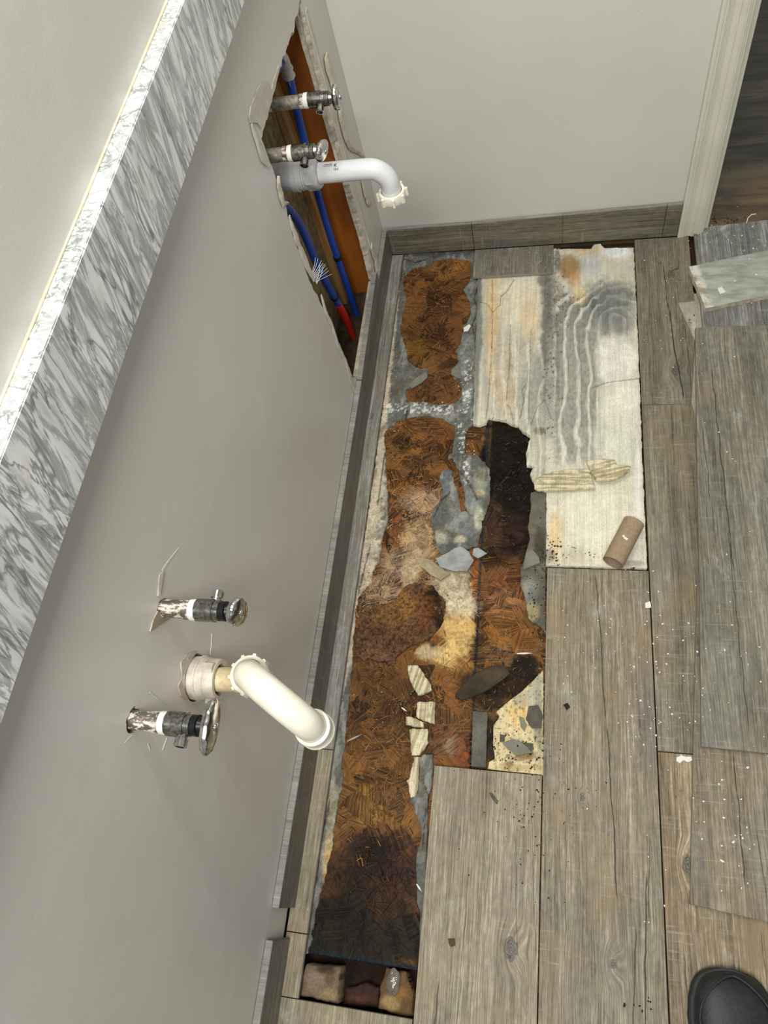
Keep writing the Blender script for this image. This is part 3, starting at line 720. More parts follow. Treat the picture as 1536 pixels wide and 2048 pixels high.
gp4 = painter((104, 100, 86), [(1065, 1225, 18, 26, (170, 156, 110), .8), (1060, 1180, 20, 30, (130, 134, 124), .8), (1060, 1115, 18, 22, (112, 110, 96), .8), (1050, 1185, 8, 20, (150, 142, 122), .7), (1080, 1090, 14, 40, (52, 42, 32), .6)], .4, 60)
tag(layer('mortar_skin', [px_loop(G4, ZG+.001, .004, .0016, 18)], ZG+.001, .008, gdisp, lambda X, Y, u, v: gp4(X, Y, u, v)*(1+(fbm(X*60, Y*60, 3)-.5)[:, None]*.7), MORT, .0028),
    'narrow dirty gray mortar margin between the black rot and the light plank column', 'mortar layer')
G5 = cr([(612, 800), (640, 780), (700, 780), (700, 850), (705, 860), (690, 1000), (670, 1100), (652, 1536), (640, 1900), (630, 2030), (618, 2180), (600, 2200), (612, 2030), (616, 1860), (596, 1790), (588, 1500), (600, 1430), (632, 1330), (622, 1280), (588, 1200), (570, 1140), (540, 1085), (585, 1070), (602, 1040), (612, 900)], 660, 1280, 3.413)
tag(layer('mortar_skin', [px_loop(G5, ZG+.004, .004, .0012, 28)], ZG+.004, .010, gdisp, gray_col, MORT, .0028),
    'tapering gray mortar sliver along the left edge of the broad front plank', 'mortar layer')

# cream mortar bed, ribbed and combed
ZC = -.0125
cream_blobs = [
 (975, 700, 14, 170, (172, 172, 152), .7), (1020, 600, 60, 46, (234, 222, 188), .9), (985, 660, 16, 140, (226, 196, 142), .8), (1010, 760, 30, 80, (230, 208, 168), .8), (1060, 640, 24, 60, (232, 206, 158), .7), (1030, 720, 60, 60, (216, 208, 178), .6),
 (1075, 790, 40, 90, (186, 188, 168), .8), (1088, 560, 16, 16, (128, 124, 112), .9), (955, 640, 12, 120, (120, 122, 110), .85), (1101, 690, 24, 170, (134, 130, 118), .95), (1098, 600, 16, 70, (120, 116, 106), .85), (1098, 840, 16, 60, (176, 176, 158), .6), (955, 570, 10, 60, (120, 120, 108), .8), (950, 740, 10, 120, (130, 132, 122), .8), (1080, 862, 16, 10, (132, 108, 82), .8),
 (1150, 760, 60, 180, (186, 188, 168), .85), (1180, 620, 70, 60, (164, 166, 150), .85), (1222, 600, 64, 50, (130, 132, 122), .95), (1230, 645, 44, 34, (138, 138, 128), .85), (1138, 535, 28, 30, (162, 130, 84), .95), (1150, 560, 14, 20, (212, 160, 90), .6), (1175, 500, 30, 14, (222, 190, 150), .7), (1185, 530, 26, 26, (196, 198, 188), .8),
 (1235, 505, 34, 14, (244, 244, 238), .95), (1160, 590, 20, 22, (232, 212, 162), .9), (1250, 530, 18, 12, (210, 200, 176), .8), (1115, 600, 14, 60, (170, 162, 142), .7), (1115, 520, 8, 30, (110, 108, 98), .8),
 (1232, 720, 46, 52, (240, 236, 214), .97, .3), (1240, 820, 44, 70, (240, 236, 210), .9), (1200, 880, 80, 40, (206, 206, 182), .7), (1240, 900, 40, 60, (226, 224, 196), .8), (1190, 1040, 100, 100, (236, 231, 202), .95), (1112, 1070, 18, 60, (234, 206, 150), .8), (1150, 1110, 30, 22, (206, 196, 158), .6), (1270, 1100, 22, 30, (214, 212, 184), .6), (1275, 1000, 10, 150, (240, 240, 220), .8),
 (1100, 1110, 14, 16, (120, 104, 74), .6), (1260, 1127, 40, 8, (140, 138, 122), .6),
]
cp_ = painter((220, 214, 186), cream_blobs, .3, 45)
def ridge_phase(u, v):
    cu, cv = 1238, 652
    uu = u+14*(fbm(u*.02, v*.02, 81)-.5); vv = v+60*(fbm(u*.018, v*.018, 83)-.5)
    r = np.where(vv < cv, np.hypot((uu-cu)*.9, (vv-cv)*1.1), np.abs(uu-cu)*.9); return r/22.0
def ridge_mask(u, v):
    n = 0
    m = sstep(1104, 1114, u)*sstep(575, 600, v)*(1-sstep(915, 935, v))
    # smooth cream patch at the right
    wv_ = 80*(fbm(u*.025, v*.025, 85)-.5); q = sstep(0, 26, v-672+wv_)*sstep(1184, 1200, u+wv_*.35)
    m = m*(1-q*(v < 1200))
    m2 = sstep(560, 640, v)*(u > 985)*(u < 1092)*sstep(640, 700, v)*.6
    top = sstep(1165, 1195, u)*sstep(550, 575, v)*(1-sstep(655, 700, v+50*(fbm(u*.03, v*.03, 87)-.5)))*.26
    m = m*(1-.72*sstep(1186, 1206, u)*(1-sstep(690, 730, v)))
    return np.clip(np.maximum(np.maximum(m, m2), top), 0, 1)
def cream_disp(x, y, e):
    P = np.stack([x, y, np.full(len(x), ZC)], 1); u, v = uv_of(P)
    wob = (fbm(x*18, y*9, 51)-.5)*.9
    ph = ridge_phase(u, v)+wob; t = np.abs((ph % 1)-.5)*2; r = 1-sstep(.12, .55, t)
    brk = sstep(.30, .42, fbm(x*26, y*9, 55))
    z = ridge_mask(u, v)*r*(.25+.75*brk)*.0062
    z = z+(fbm(x*150, y*90, 53)-.5)*.0046*np.clip(ridge_mask(u, v)+.15, 0, 1)+(fbm(x*14, y*14, 57)-.5)*.0015
    edge_r = ((u > 1090)*(u < 1118)*(v < 930)); z = z+edge_r*(fbm(x*190, y*150, 61)-.35)*.009
    return z
def cream_col(X, Y, u, v):
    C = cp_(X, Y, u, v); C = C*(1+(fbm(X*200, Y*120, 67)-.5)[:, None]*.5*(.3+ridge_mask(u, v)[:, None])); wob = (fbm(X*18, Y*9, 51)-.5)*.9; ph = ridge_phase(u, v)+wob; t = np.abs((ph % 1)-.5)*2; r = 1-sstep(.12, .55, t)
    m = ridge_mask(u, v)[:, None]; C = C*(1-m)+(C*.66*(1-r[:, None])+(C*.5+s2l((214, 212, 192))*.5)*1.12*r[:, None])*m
    st = fbm(X*150, Y*6, 63)-.5; C = C*(1+st[:, None]*.22*(u < 1095)[:, None])
    C = C*np.array([[.975, .985, 1.05]])
    # cracks
    for k, pl in enumerate([[(1028, 560), (1012, 585), (1002, 592), (1000, 610), (985, 625), (975, 608), (945, 600)], [(985, 560), (984, 700), (978, 790), (972, 838)], [(1040, 838), (1048, 800), (1044, 780), (1052, 768)], [(1026, 840), (1020, 815), (1012, 808)], [(1062, 850), (1074, 815), (1090, 800), (1102, 838)], [(1020, 650), (1019, 720), (1013, 800)], [(1062, 660), (1060, 740), (1056, 850)], [(1185, 775), (1215, 765), (1278, 757)]]):
        for a, b in zip(pl[:-1], pl[1:]):
            tt = np.clip(((u-a[0])*(b[0]-a[0])+(v-a[1])*(b[1]-a[1]))/((b[0]-a[0])**2+(b[1]-a[1])**2), 0, 1); d = np.hypot(u-a[0]-tt*(b[0]-a[0]), v-a[1]-tt*(b[1]-a[1]))+(fbm(X*300, Y*300, k+71, 2)-.5)*1.4
            mm = (1-sstep(.5, 1.6, d))*.6; C = C*(1-mm[:, None])+s2l((96, 84, 62))*mm[:, None]
    return C
M1 = [(953, 504), (1108, 498), (1182, 497), (1188, 489), (1200, 487), (1208, 496), (1268, 495), (1277, 700), (1284, 900), (1294, 1136), (1092, 1130), (1093, 985), (1076, 978), (1060, 950), (1066, 936), (1078, 934), (1054, 930), (1052, 905), (1062, 872), (1046, 862), (1036, 850), (1020, 846), (1014, 842), (998, 838), (976, 834), (972, 845), (960, 850), (946, 848), (950, 700), (955, 600)]
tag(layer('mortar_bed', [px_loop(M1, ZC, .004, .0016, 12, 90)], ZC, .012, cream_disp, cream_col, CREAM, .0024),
    'combed and ribbed cream mortar bed where two planks were lifted by the back wall', 'mortar layer')
C2 = cr([(1135, 492), (1190, 440), (1240, 402), (1310, 352), (1400, 262), (1456, 200), (1458, 925), (1075, 878), (1085, 832), (1128, 812), (1112, 700), (1115, 582), (1150, 535), (1152, 515)], 660, 1280, 3.413)
c2p = painter((222, 206, 160), [(1035, 1430, 26, 40, (232, 200, 132), .8), (1055, 1400, 30, 20, (176, 172, 150), .8), (1078, 1440, 10, 90, (150, 150, 128), .8), (1045, 1510, 30, 16, (120, 84, 44), .8), (1020, 1528, 12, 8, (96, 70, 40), .7), (1075, 1370, 20, 26, (168, 168, 148), .8), (1048, 1420, 5, 30, (200, 150, 90), .6), (1040, 1535, 50, 8, (186, 160, 104), .6)], .5, 60)
def c2col(X, Y, u, v):
    C = c2p(X, Y, u, v); f = fbm(X*260, Y*260, 91, 2); m = sstep(.66, .72, f)*.7; return C*(1-m[:, None])+s2l((96, 78, 50))*m[:, None]
tag(layer('mortar_bed', [px_loop(C2, ZC+.001, .004, .0008, 15)], ZC+.001, .012, lambda x, y, e: (fbm(x*40, y*40, 6)-.5)*.003+(fbm(x*160, y*40, 16)-.5)*.0012, c2col, CREAM, .0026),
    'small cream mortar patch with dirt crumbs above the broad front plank', 'mortar layer')
M3 = [(1345, 588), (1412, 586), (1412, 910), (1398, 905), (1370, 800)]
m3p = painter((176, 170, 152), [(1385, 700, 20, 60, (206, 200, 180), .6), (1378, 690, 6, 50, (90, 82, 70), .6)], .8, 110)
tag(layer('mortar_bed', [px_loop(M3, -.008, .005, .001, 19)], -.008, .012, lambda x, y, e: (fbm(x*150, y*150, 6)-.5)*.005, m3p, CREAM, .003),
    'dusty mortar sliver showing between the right plank column and the loose planks', 'mortar layer')

# raised rotted flake on the left
ZR = -.0115
R1 = [(828, 1166), (846, 1168), (863, 1172), (878, 1186), (893, 1204), (890, 1218), (886, 1232), (878, 1252), (866, 1268), (858, 1276), (838, 1284), (817, 1293), (800, 1305), (789, 1316), (786, 1327), (776, 1331), (768, 1322), (755, 1322), (738, 1318), (722, 1319), (710, 1302), (705, 1275), (722, 1244), (745, 1212), (775, 1205), (792, 1200), (800, 1186), (806, 1176)]
r1p = painter((106, 76, 52), [(810, 1210, 30, 30, (142, 98, 50), .9), (785, 1235, 50, 30, (132, 92, 50), .7), (868, 1200, 18, 40, (40, 26, 18), .95, .4), (876, 1235, 14, 30, (46, 30, 20), .9), (850, 1255, 20, 14, (90, 58, 34), .7), (850, 1215, 26, 50, (112, 68, 32), .7), (745, 1280, 45, 40, (104, 74, 54), .8), (740, 1310, 40, 14, (130, 96, 70), .6), (860, 1186, 12, 6, (20, 16, 12), .9)], .4, 70)
def r1d(x, y, e):
    P = np.stack([x, y, np.full(len(x), ZR)], 1); u, v = uv_of(P)
    return (fbm(x*330, y*330, 3)-.5)*.009+(fbm(x*70, y*70, 13)-.5)*.006-np.exp(-(((u-872)/18)**2+((v-1212)/40)**2))*.007-np.exp(-(((u-735)/50)**2+((v-1250)/60)**2))*.002
def r1c(X, Y, u, v):
    C = r1p(X, Y, u, v); n = fbm(X*330, Y*330, 3)-.5; n2 = fbm(X*160, Y*160, 19)-.5
    return C*np.clip(.92+n*2.2+n2*1.2, .15, 2)[:, None]
tag(layer('rotted_board_flake', [px_loop(R1, ZR, .003, .0036, 21, 110)], ZR, .010, r1d, r1c, m_attr('rotted_fibre', rough=.9, bumpd=.0022, bscale=420), .0024),
    'raised crumbly orange-brown board flake with a black hollow at its right side', 'rotten board')
# bark-like dark flake lying across the rot
D1 = cr([(850, 385), (930, 270), (990, 230), (1080, 185), (1180, 165), (1230, 230), (1180, 270), (1100, 325), (1000, 372), (900, 410)], 660, 1280, 3.413)
tag(layer('dark_board_flake', [px_loop(D1, -.010, .004, .0014, 33)], -.010, .006, lambda x, y, e: (fbm(x*200, y*200, 3)-.5)*.002, painter((62, 52, 40), [(985, 1350, 30, 20, (84, 70, 52), .7), (950, 1385, 20, 12, (46, 38, 28), .7)], .5, 80), m_attr('dark_flake', rough=.8, bumpd=.001, bscale=300), .0026),
    'dark brown leaf-shaped board flake lying across the black rot', 'board flake')
# gray vertical strip
S1 = cr([(972, 485), (1076, 492), (1062, 870), (965, 862)], 660, 1280, 3.413)
tag(layer('gray_board_strip', [px_loop(S1, -.0135, .005, .0006, 35)], -.0135, .008, lambda x, y, e: (fbm(x*200, y*60, 3)-.5)*.0018, painter((98, 96, 86), [(960, 1470, 20, 30, (118, 116, 106), .5)], .5, 90), MORT, .003),
    'short upright gray board strip beside the cream mortar patch', 'board strip')

# pit at the near end
bm = bmesh.new(); box(bm, -.43, -.21, -.26, -.135, -.0845, -.070)
tag(bmobj('pit_board', bm, m_simple('soaked_board', (46, 28, 18), .7, c2=(24, 15, 10), sc=30, bump=.002, spec=.15), loc=(-.32, -.2, -.0845)), 'soaked dark brown board at the bottom of the near pit', 'board')
def lump(name, px, z0, z1, blobs, base, seed, label, cat, mat=None, am=.006):
    L = px_loop(px, z1, .004, .0022, seed)
    return tag(layer(name, [L], z1, z1-z0, lambda x, y, e: (fbm(x*90, y*90, seed)-.5)*am-np.exp(-e/.004)*.003, painter(base, blobs, .5, 80), mat or m_attr(name+'_mat', rough=.7, bumpd=.0015, bscale=260), .0026), label, cat)
lump('mortar_lump', [(612, 1928), (678, 1934), (676, 2008), (640, 2002), (600, 1992), (604, 1955)], -.069, -.022, [(630, 1960, 22, 24, (140, 120, 102), .8), (655, 1990, 22, 16, (156, 134, 98), .8), (650, 1940, 26, 10, (50, 40, 28), .9), (660, 1955, 12, 20, (96, 76, 46), .7)], (122, 104, 84), 51, 'beige-brown mortar lump in the left end of the near pit', 'mortar lump')
lump('rotted_chunk', [(690, 1975), (738, 1966), (758, 1976), (756, 2018), (720, 2014), (684, 2008)], -.069, -.045, [(720, 2000, 30, 12, (84, 50, 36), .8)], (58, 36, 26), 52, 'dark red-brown rotted chunk in the middle of the near pit', 'rotten wood')
lump('mortar_lump', [(772, 1938), (812, 1944), (826, 1990), (824, 2034), (790, 2028), (757, 2018), (760, 1975)], -.069, -.024, [(786, 1965, 16, 22, (96, 72, 44), .8), (780, 2005, 24, 18, (168, 144, 96), .8), (800, 1985, 16, 16, (150, 108, 52), .8)], (110, 84, 52), 53, 'yellow-brown mortar lump in the right end of the near pit', 'mortar lump')
bm = bmesh.new(); c = wz(787, 1962, -.020); bmesh.ops.create_icosphere(bm, subdivisions=4, radius=1)
for v_ in bm.verts:
    d = v_.co.copy(); k = 1+.35*(float(vn(d.x*3+5, d.y*3+d.z*2, 3))-.5)
    v_.co = Vector((c[0]+d.x*.0125*k, c[1]-.002+d.y*.019*k, c[2]+d.z*.006*k))
gl = NT('clear_glue'); GLUE = gl.done(lin((196, 190, 176)), .08, gl.bump(gl.noise(gl.pos, 90, 3), .003, .6), Transmission_Weight=.75)
tag(bmobj('glue_blob', bm, GLUE, loc=(c[0], c[1], c[2]), smooth=True), 'shiny clear glue blob on the right mortar lump in the pit', 'glue')

# ================================================================== TILES
TT = .0085
W_A = wood_tile('plank_a', 3, tint=(147, 137, 114), lo=(93, 85, 68), hi=(197, 187, 160), knots=((-.062, -.085, .011),), cracks=((-.178, -.14, -.190, -.6, .0007), (-.060, .1, -.05, -.1, .0003), (-.10, .12, -.11, -.05, .00025), (-.14, .0, -.145, -.3, .0003), (-.035, .15, -.02, -.1, .0003)), warm=.3, blue=.15)
W_B = wood_tile('plank_b', 7, tint=(137, 128, 106), lo=(85, 77, 59), hi=(187, 175, 152), knots=((.102, -.085, .008), (.055, .232-.065, .004)), cracks=((.082, .60, .098, .30, .0008), (.100, .30, .112, -.0, .0009), (.160, .06, .135, -.5, .0010), (.140, -.02, .11, -.5, .0006), (.168, .12, .160, -.02, .0004), (.03, .3, .025, -.1, .0003)), warm=.45, blue=.3)
W_C = wood_tile('plank_c', 11, tint=(125, 119, 100), lo=(79, 73, 58), hi=(165, 157, 136), knots=((.262, 1.105, .011), (.268, 1.40, .008)), cracks=((.252, 1.44, .256, 1.30, .0008), (.256, 1.32, .275, 1.02, .0011), (.29, 1.25, .293, 1.05, .0005)), warm=.12, blue=.2, rough=.45)
W_D = wood_tile('plank_d', 13, tint=(127, 120, 100), lo=(77, 72, 58), hi=(167, 159, 138), knots=((.30, .53, .005),), cracks=((.335, .6, .338, .3, .0003),), warm=.35, blue=.25)
W_E = wood_tile('plank_e', 17, tint=(139, 123, 96), lo=(79, 67, 48), hi=(201, 187, 152), knots=((.227, .075, .010),), cracks=((.215, -.05, .21, -.5, .0006), (.33, .0, .34, -.3, .0004)), warm=.6, blue=.05)
W_F = wood_tile('plank_f', 19, tint=(127, 123, 108), lo=(81, 78, 66), hi=(177, 171, 154), cracks=((.348, 1.1, .354, .6, .0007), (.350, .7, .352, .3, .0006), (.32, .95, .322, .75, .0005)), warm=.25, blue=.45, dust_glare=.6)
W_G = wood_tile('plank_g', 23, tint=(129, 119, 98), lo=(81, 75, 62), hi=(175, 165, 140), cracks=((.318, .27, .319, .05, .0008), (.345, .15, .35, .03, .0004)), warm=.2, blue=.25, dust_glare=.6)
W_H = wood_tile('plank_h', 29, tint=(129, 130, 124), lo=(85, 85, 80), hi=(187, 189, 184), warm=.05, blue=.15, dust_glare=1.0)
W_S = wood_tile('plank_strip', 31, tint=(135, 133, 122), lo=(93, 91, 82), hi=(183, 183, 174), warm=.1, blue=.45, dust_glare=.95)  # pale smears strengthened to paint in white-blue glare patches
W_S2 = wood_tile('plank_strip_near', 37, tint=(145, 135, 110), lo=(97, 89, 70), hi=(191, 181, 152), warm=.3, blue=.1, dust_glare=.5)
W_P = wood_tile('plank_piece', 41, tint=(125, 121, 108), lo=(85, 81, 70), hi=(167, 163, 150), cracks=(), warm=.1, blue=.3, dust_glare=.6)
W_BK = wood_tile('skirting_wood_x', 43, tint=(113, 107, 92), lo=(71, 66, 54), hi=(151, 145, 128), axis='x', warm=.15, blue=.25, dust_glare=.15)
W_BL = wood_tile('skirting_wood_y', 47, tint=(113, 109, 98), lo=(79, 76, 66), hi=(147, 143, 132), axis='z', warm=.05, blue=.45, dust_glare=.3)
W_BT = wood_tile('skirting_wood_lit_top', 53, tint=(142, 141, 134), lo=(116, 114, 106), hi=(168, 166, 158), axis='x', warm=.1, blue=.1, dust_glare=.1)  # paler tone paints in the vanity light caught by skirting tops

def tile(poly, mat, label, z=0.0, thick=TT, amp=.0, seed=0, tilt=None, name='floor_plank', bev=.0006, step=.05, cat='floor tile', body=BODY):
    P = rough_poly(poly, step if amp == 0 else .006, amp, seed) if amp else [np.asarray(p) for p in poly]
    o = plate(name, P, z-thick, z, [mat, body], bevel=bev, tilt=tilt)
    return tag(o, label, cat)
def rect(x0, x1, y0, y1): return [(x0, y0), (x1, y0), (x1, y1), (x0, y1)]
tile(rect(-.2155, -.0165, -.9, .197), W_A, 'broad pale gray-brown wood-look plank at front centre, below the rotted opening')
tile(rect(-.0145, .1845, -.9, .609), W_B, 'long brown-gray wood-look plank below the cardboard tube')
p1, p2, p3, p4 = [tuple(wz(*q)[:2]) for q in ((1388, 470), (1388, 598), (1354, 601), (1382, 808))]
tile([(.187, 1.0145), p4, (p3[0]+.0325, 1.19), p3, p2, (p2[0], 1.5235), (.187, 1.5235)], W_C, 'dark weathered plank with a knot beside the door casing', seed=1)
q1 = tuple(wz(1398, 890)[:2])
tile([(.187, .2585), (.3865, .2585), (.3865, .90), (q1[0]+.004, .93), (p4[0]+.002, 1.0125), (.187, 1.0125)], W_D, 'gray-brown plank right of the cream mortar and cardboard tube')
tile(rect(.187, .3865, -.9, .2565), W_E, 'reddish-brown grained plank under the black shoe toe')
tile(rect(.3885, .60, -.9, .9), W_D, 'gray plank at the right edge, mostly under the loose planks')
tile(rect(-.4590, -.2175, -.9, -.2065), W_S2, 'pale gray plank at the near end of the pit')
tile(rect(-.4590, -.4175, .2095, 1.5235), W_S, 'long dusty blue-gray tile strip with painted-in glare along the left skirting', name='tile_strip')
tile([(-.4560, -.1075), (-.4175, -.1075), (-.4175, .2080), (-.4560, .2080)], W_S2, 'medium tile strip along the left skirting below the near drain pipe', name='tile_strip')
tile([(-.4560, -.2050), (-.4175, -.2050), (-.4175, -.1090), (-.4560, -.1090)], W_S2, 'shortest tile strip beside the near pit', name='tile_strip')
tile(rect(-.2205, -.0155, 1.429, 1.5235), W_P, 'short cut plank piece left against the back skirting', name='cut_plank_piece')

# loose planks at right
tile([tuple(wz(u, v, .0105)[:2]) for u, v in ((1387, 456), (1640, 428), (1650, 668), (1408, 672))], W_H, 'loose bluish plank smeared with white plaster at the foot of the doorway', z=.0105, name='loose_plank')
tile([tuple(wz(u, v, .0205)[:2]) for u, v in ((1391, 655), (1660, 645), (1700, 1523), (1403, 1493), (1398, 1100), (1394, 900))], W_F, 'long loose blue-gray plank lying on top at the right edge', z=.0205, name='loose_plank', thick=.009)
a_ = [tuple(wz(u, v, .0105)[:2]) for u, v in ((1398, 1100), (1640, 1095), (1640, 1868), (1380, 1808), (1386, 1500), (1391, 1300))]
tile(a_, W_G, 'loose gray-brown plank showing below the long loose plank, above the shoe', z=.0105, name='loose_plank')
# mortar-backed offcut
fz = .026
f_px = [(1378, 533), (1640, 478), (1660, 558), (1536, 590), (1410, 616)]
fr_p = rough_poly([wz(u, v, fz)[:2] for u, v in f_px], .006, .0010, 4)
def m_back():
    s = NT('mortar_backed'); n = s.noise(s.scale(s.pos, (18, 45, 1)), 1, 5, .6); n2 = s.noise(s.pos, 30, 4, .6)
    c = s.mix(s.fr(n, .35, .65), lin((178, 184, 172)), lin((146, 150, 134)))
    sp = s.n('ShaderNodeSeparateXYZ'); s.link(s.pos, sp.inputs[0])
    lf = s.math('ADD', sp.outputs[0], s.math('MULTIPLY', sp.outputs[1], .22))
    c = s.mix(s.fr(s.math('ADD', lf, s.math('MULTIPLY', n2, .02)), .634, .646, 1, 0), c, s.mix(s.fr(n2, .42, .6), lin((216, 214, 198)), lin((156, 148, 128))))
    c = s.mix(s.fr(s.vor(s.pos, 30), .05, .1, .9, 0), c, lin((226, 226, 216)))
    return s.done(c, .7, s.bump(n2, .003, .7))
tag(plate('plank_offcut', fr_p, fz-.0145, fz, [m_back(), GYP], bevel=.0008), 'upturned plank offcut with pale green-gray mortar back lying on loose planks', 'tile offcut')

# skirting tiles: a darker face and a top edge painted paler for the vanity light
def skirt_left(y0, y1, h0, h1, label, name='skirting_tile', slant=0):
    z0 = .0012
    bm = bmesh.new()
    v = [bm.verts.new(p) for p in [(-.4593, y0, z0), (-.4468, y0, z0), (-.4468, y1, z0), (-.4593, y1, z0), (-.4593, y0+slant, h0), (-.4468, y0, h0), (-.4468, y1, h1), (-.4593, y1, h1)]]
    for f in [(0, 1, 2, 3), (4, 5, 6, 7), (0, 1, 5, 4), (1, 2, 6, 5), (2, 3, 7, 6), (3, 0, 4, 7)]: bm.faces.new([v[i] for i in f])
    bmesh.ops.bevel(bm, geom=bm.edges[:], offset=.0008, segments=2, affect='EDGES')
    bm.normal_update(); bmesh.ops.recalc_face_normals(bm, faces=bm.faces[:])
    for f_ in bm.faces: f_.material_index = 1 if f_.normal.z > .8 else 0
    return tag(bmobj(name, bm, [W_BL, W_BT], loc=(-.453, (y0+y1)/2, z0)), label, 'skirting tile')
skirt_left(1.352, 1.5238, .086, .086, 'short gray skirting tile in the back corner, beyond the wall opening')
skirt_left(1.030, 1.350, .098, .115, 'skirting tile below the wall opening with a top edge painted paler as if lit')
skirt_left(-.0700, 1.028, .0925, .097, 'long gray skirting tile along the left wall, its near end broken off free')
skirt_left(-.75, -.118, .099, .096, 'dark skirting tile at the bottom left, nearest the camera')
def skirt_back(x0, x1, h0, h1, label):
    bm = bmesh.new(); z0 = .0012
    v = [bm.verts.new(p) for p in [(x0, 1.5247, z0), (x1, 1.5247, z0), (x1, 1.5362, z0), (x0, 1.5362, z0), (x0, 1.5247, h0), (x1, 1.5247, h1), (x1, 1.5362, h1), (x0, 1.5362, h0)]]
    for f in [(0, 1, 2, 3), (4, 5, 6, 7), (0, 1, 5, 4), (1, 2, 6, 5), (2, 3, 7, 6), (3, 0, 4, 7)]: bm.faces.new([v[i] for i in f])
    bmesh.ops.bevel(bm, geom=bm.edges[:], offset=.0007, segments=2, affect='EDGES')
    bm.normal_update(); bmesh.ops.recalc_face_normals(bm, faces=bm.faces[:])
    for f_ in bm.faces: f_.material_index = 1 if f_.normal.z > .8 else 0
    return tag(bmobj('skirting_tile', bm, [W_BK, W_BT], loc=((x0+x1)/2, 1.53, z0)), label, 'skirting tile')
skirt_back(-.4465, -.2232, .086, .0865, 'left skirting tile on the back wall, in the corner')
skirt_back(-.2218, .0065, .0868, .0925, 'skirting tile on the back wall, second from the corner')
skirt_back(.0075, .2520, .0925, .0985, 'skirting tile on the back wall, third from the corner')
skirt_back(.2530, .2885, .0985, .0995, 'narrow dark skirting tile beside the door casing')
# light on the skirting tops is painted by W_BT
# broken drywall remnant below the opening
rem = rough_poly([(1.035, .004), (1.350, .004), (1.352, .092), (1.33, .105), (1.20, .066), (1.09, .064), (1.055, .070)], .006, .002, 9)

# ================================================================== PLUMBING
def ch(name, bm, mat, parent, smooth=True, loc=None):
    l = parent.location
    me = bpy.data.meshes.new(name); bmesh.ops.recalc_face_normals(bm, faces=bm.faces[:])
    for v in bm.verts: v.co -= l
    bm.to_mesh(me); bm.free()
    o = mesh_obj(name, me, mat, parent)
    if smooth:
        for p in me.polygons: p.use_smooth = True
        m = o.modifiers.new('es', 'EDGE_SPLIT'); m.split_angle = math.radians(38)
    return o
def chs(name, bm, mat, grand, parent):
    """sub-part: mesh placed in world, parented to a part that sits at its thing's origin"""
    o = ch(name, bm, mat, grand); o.parent = parent; return o

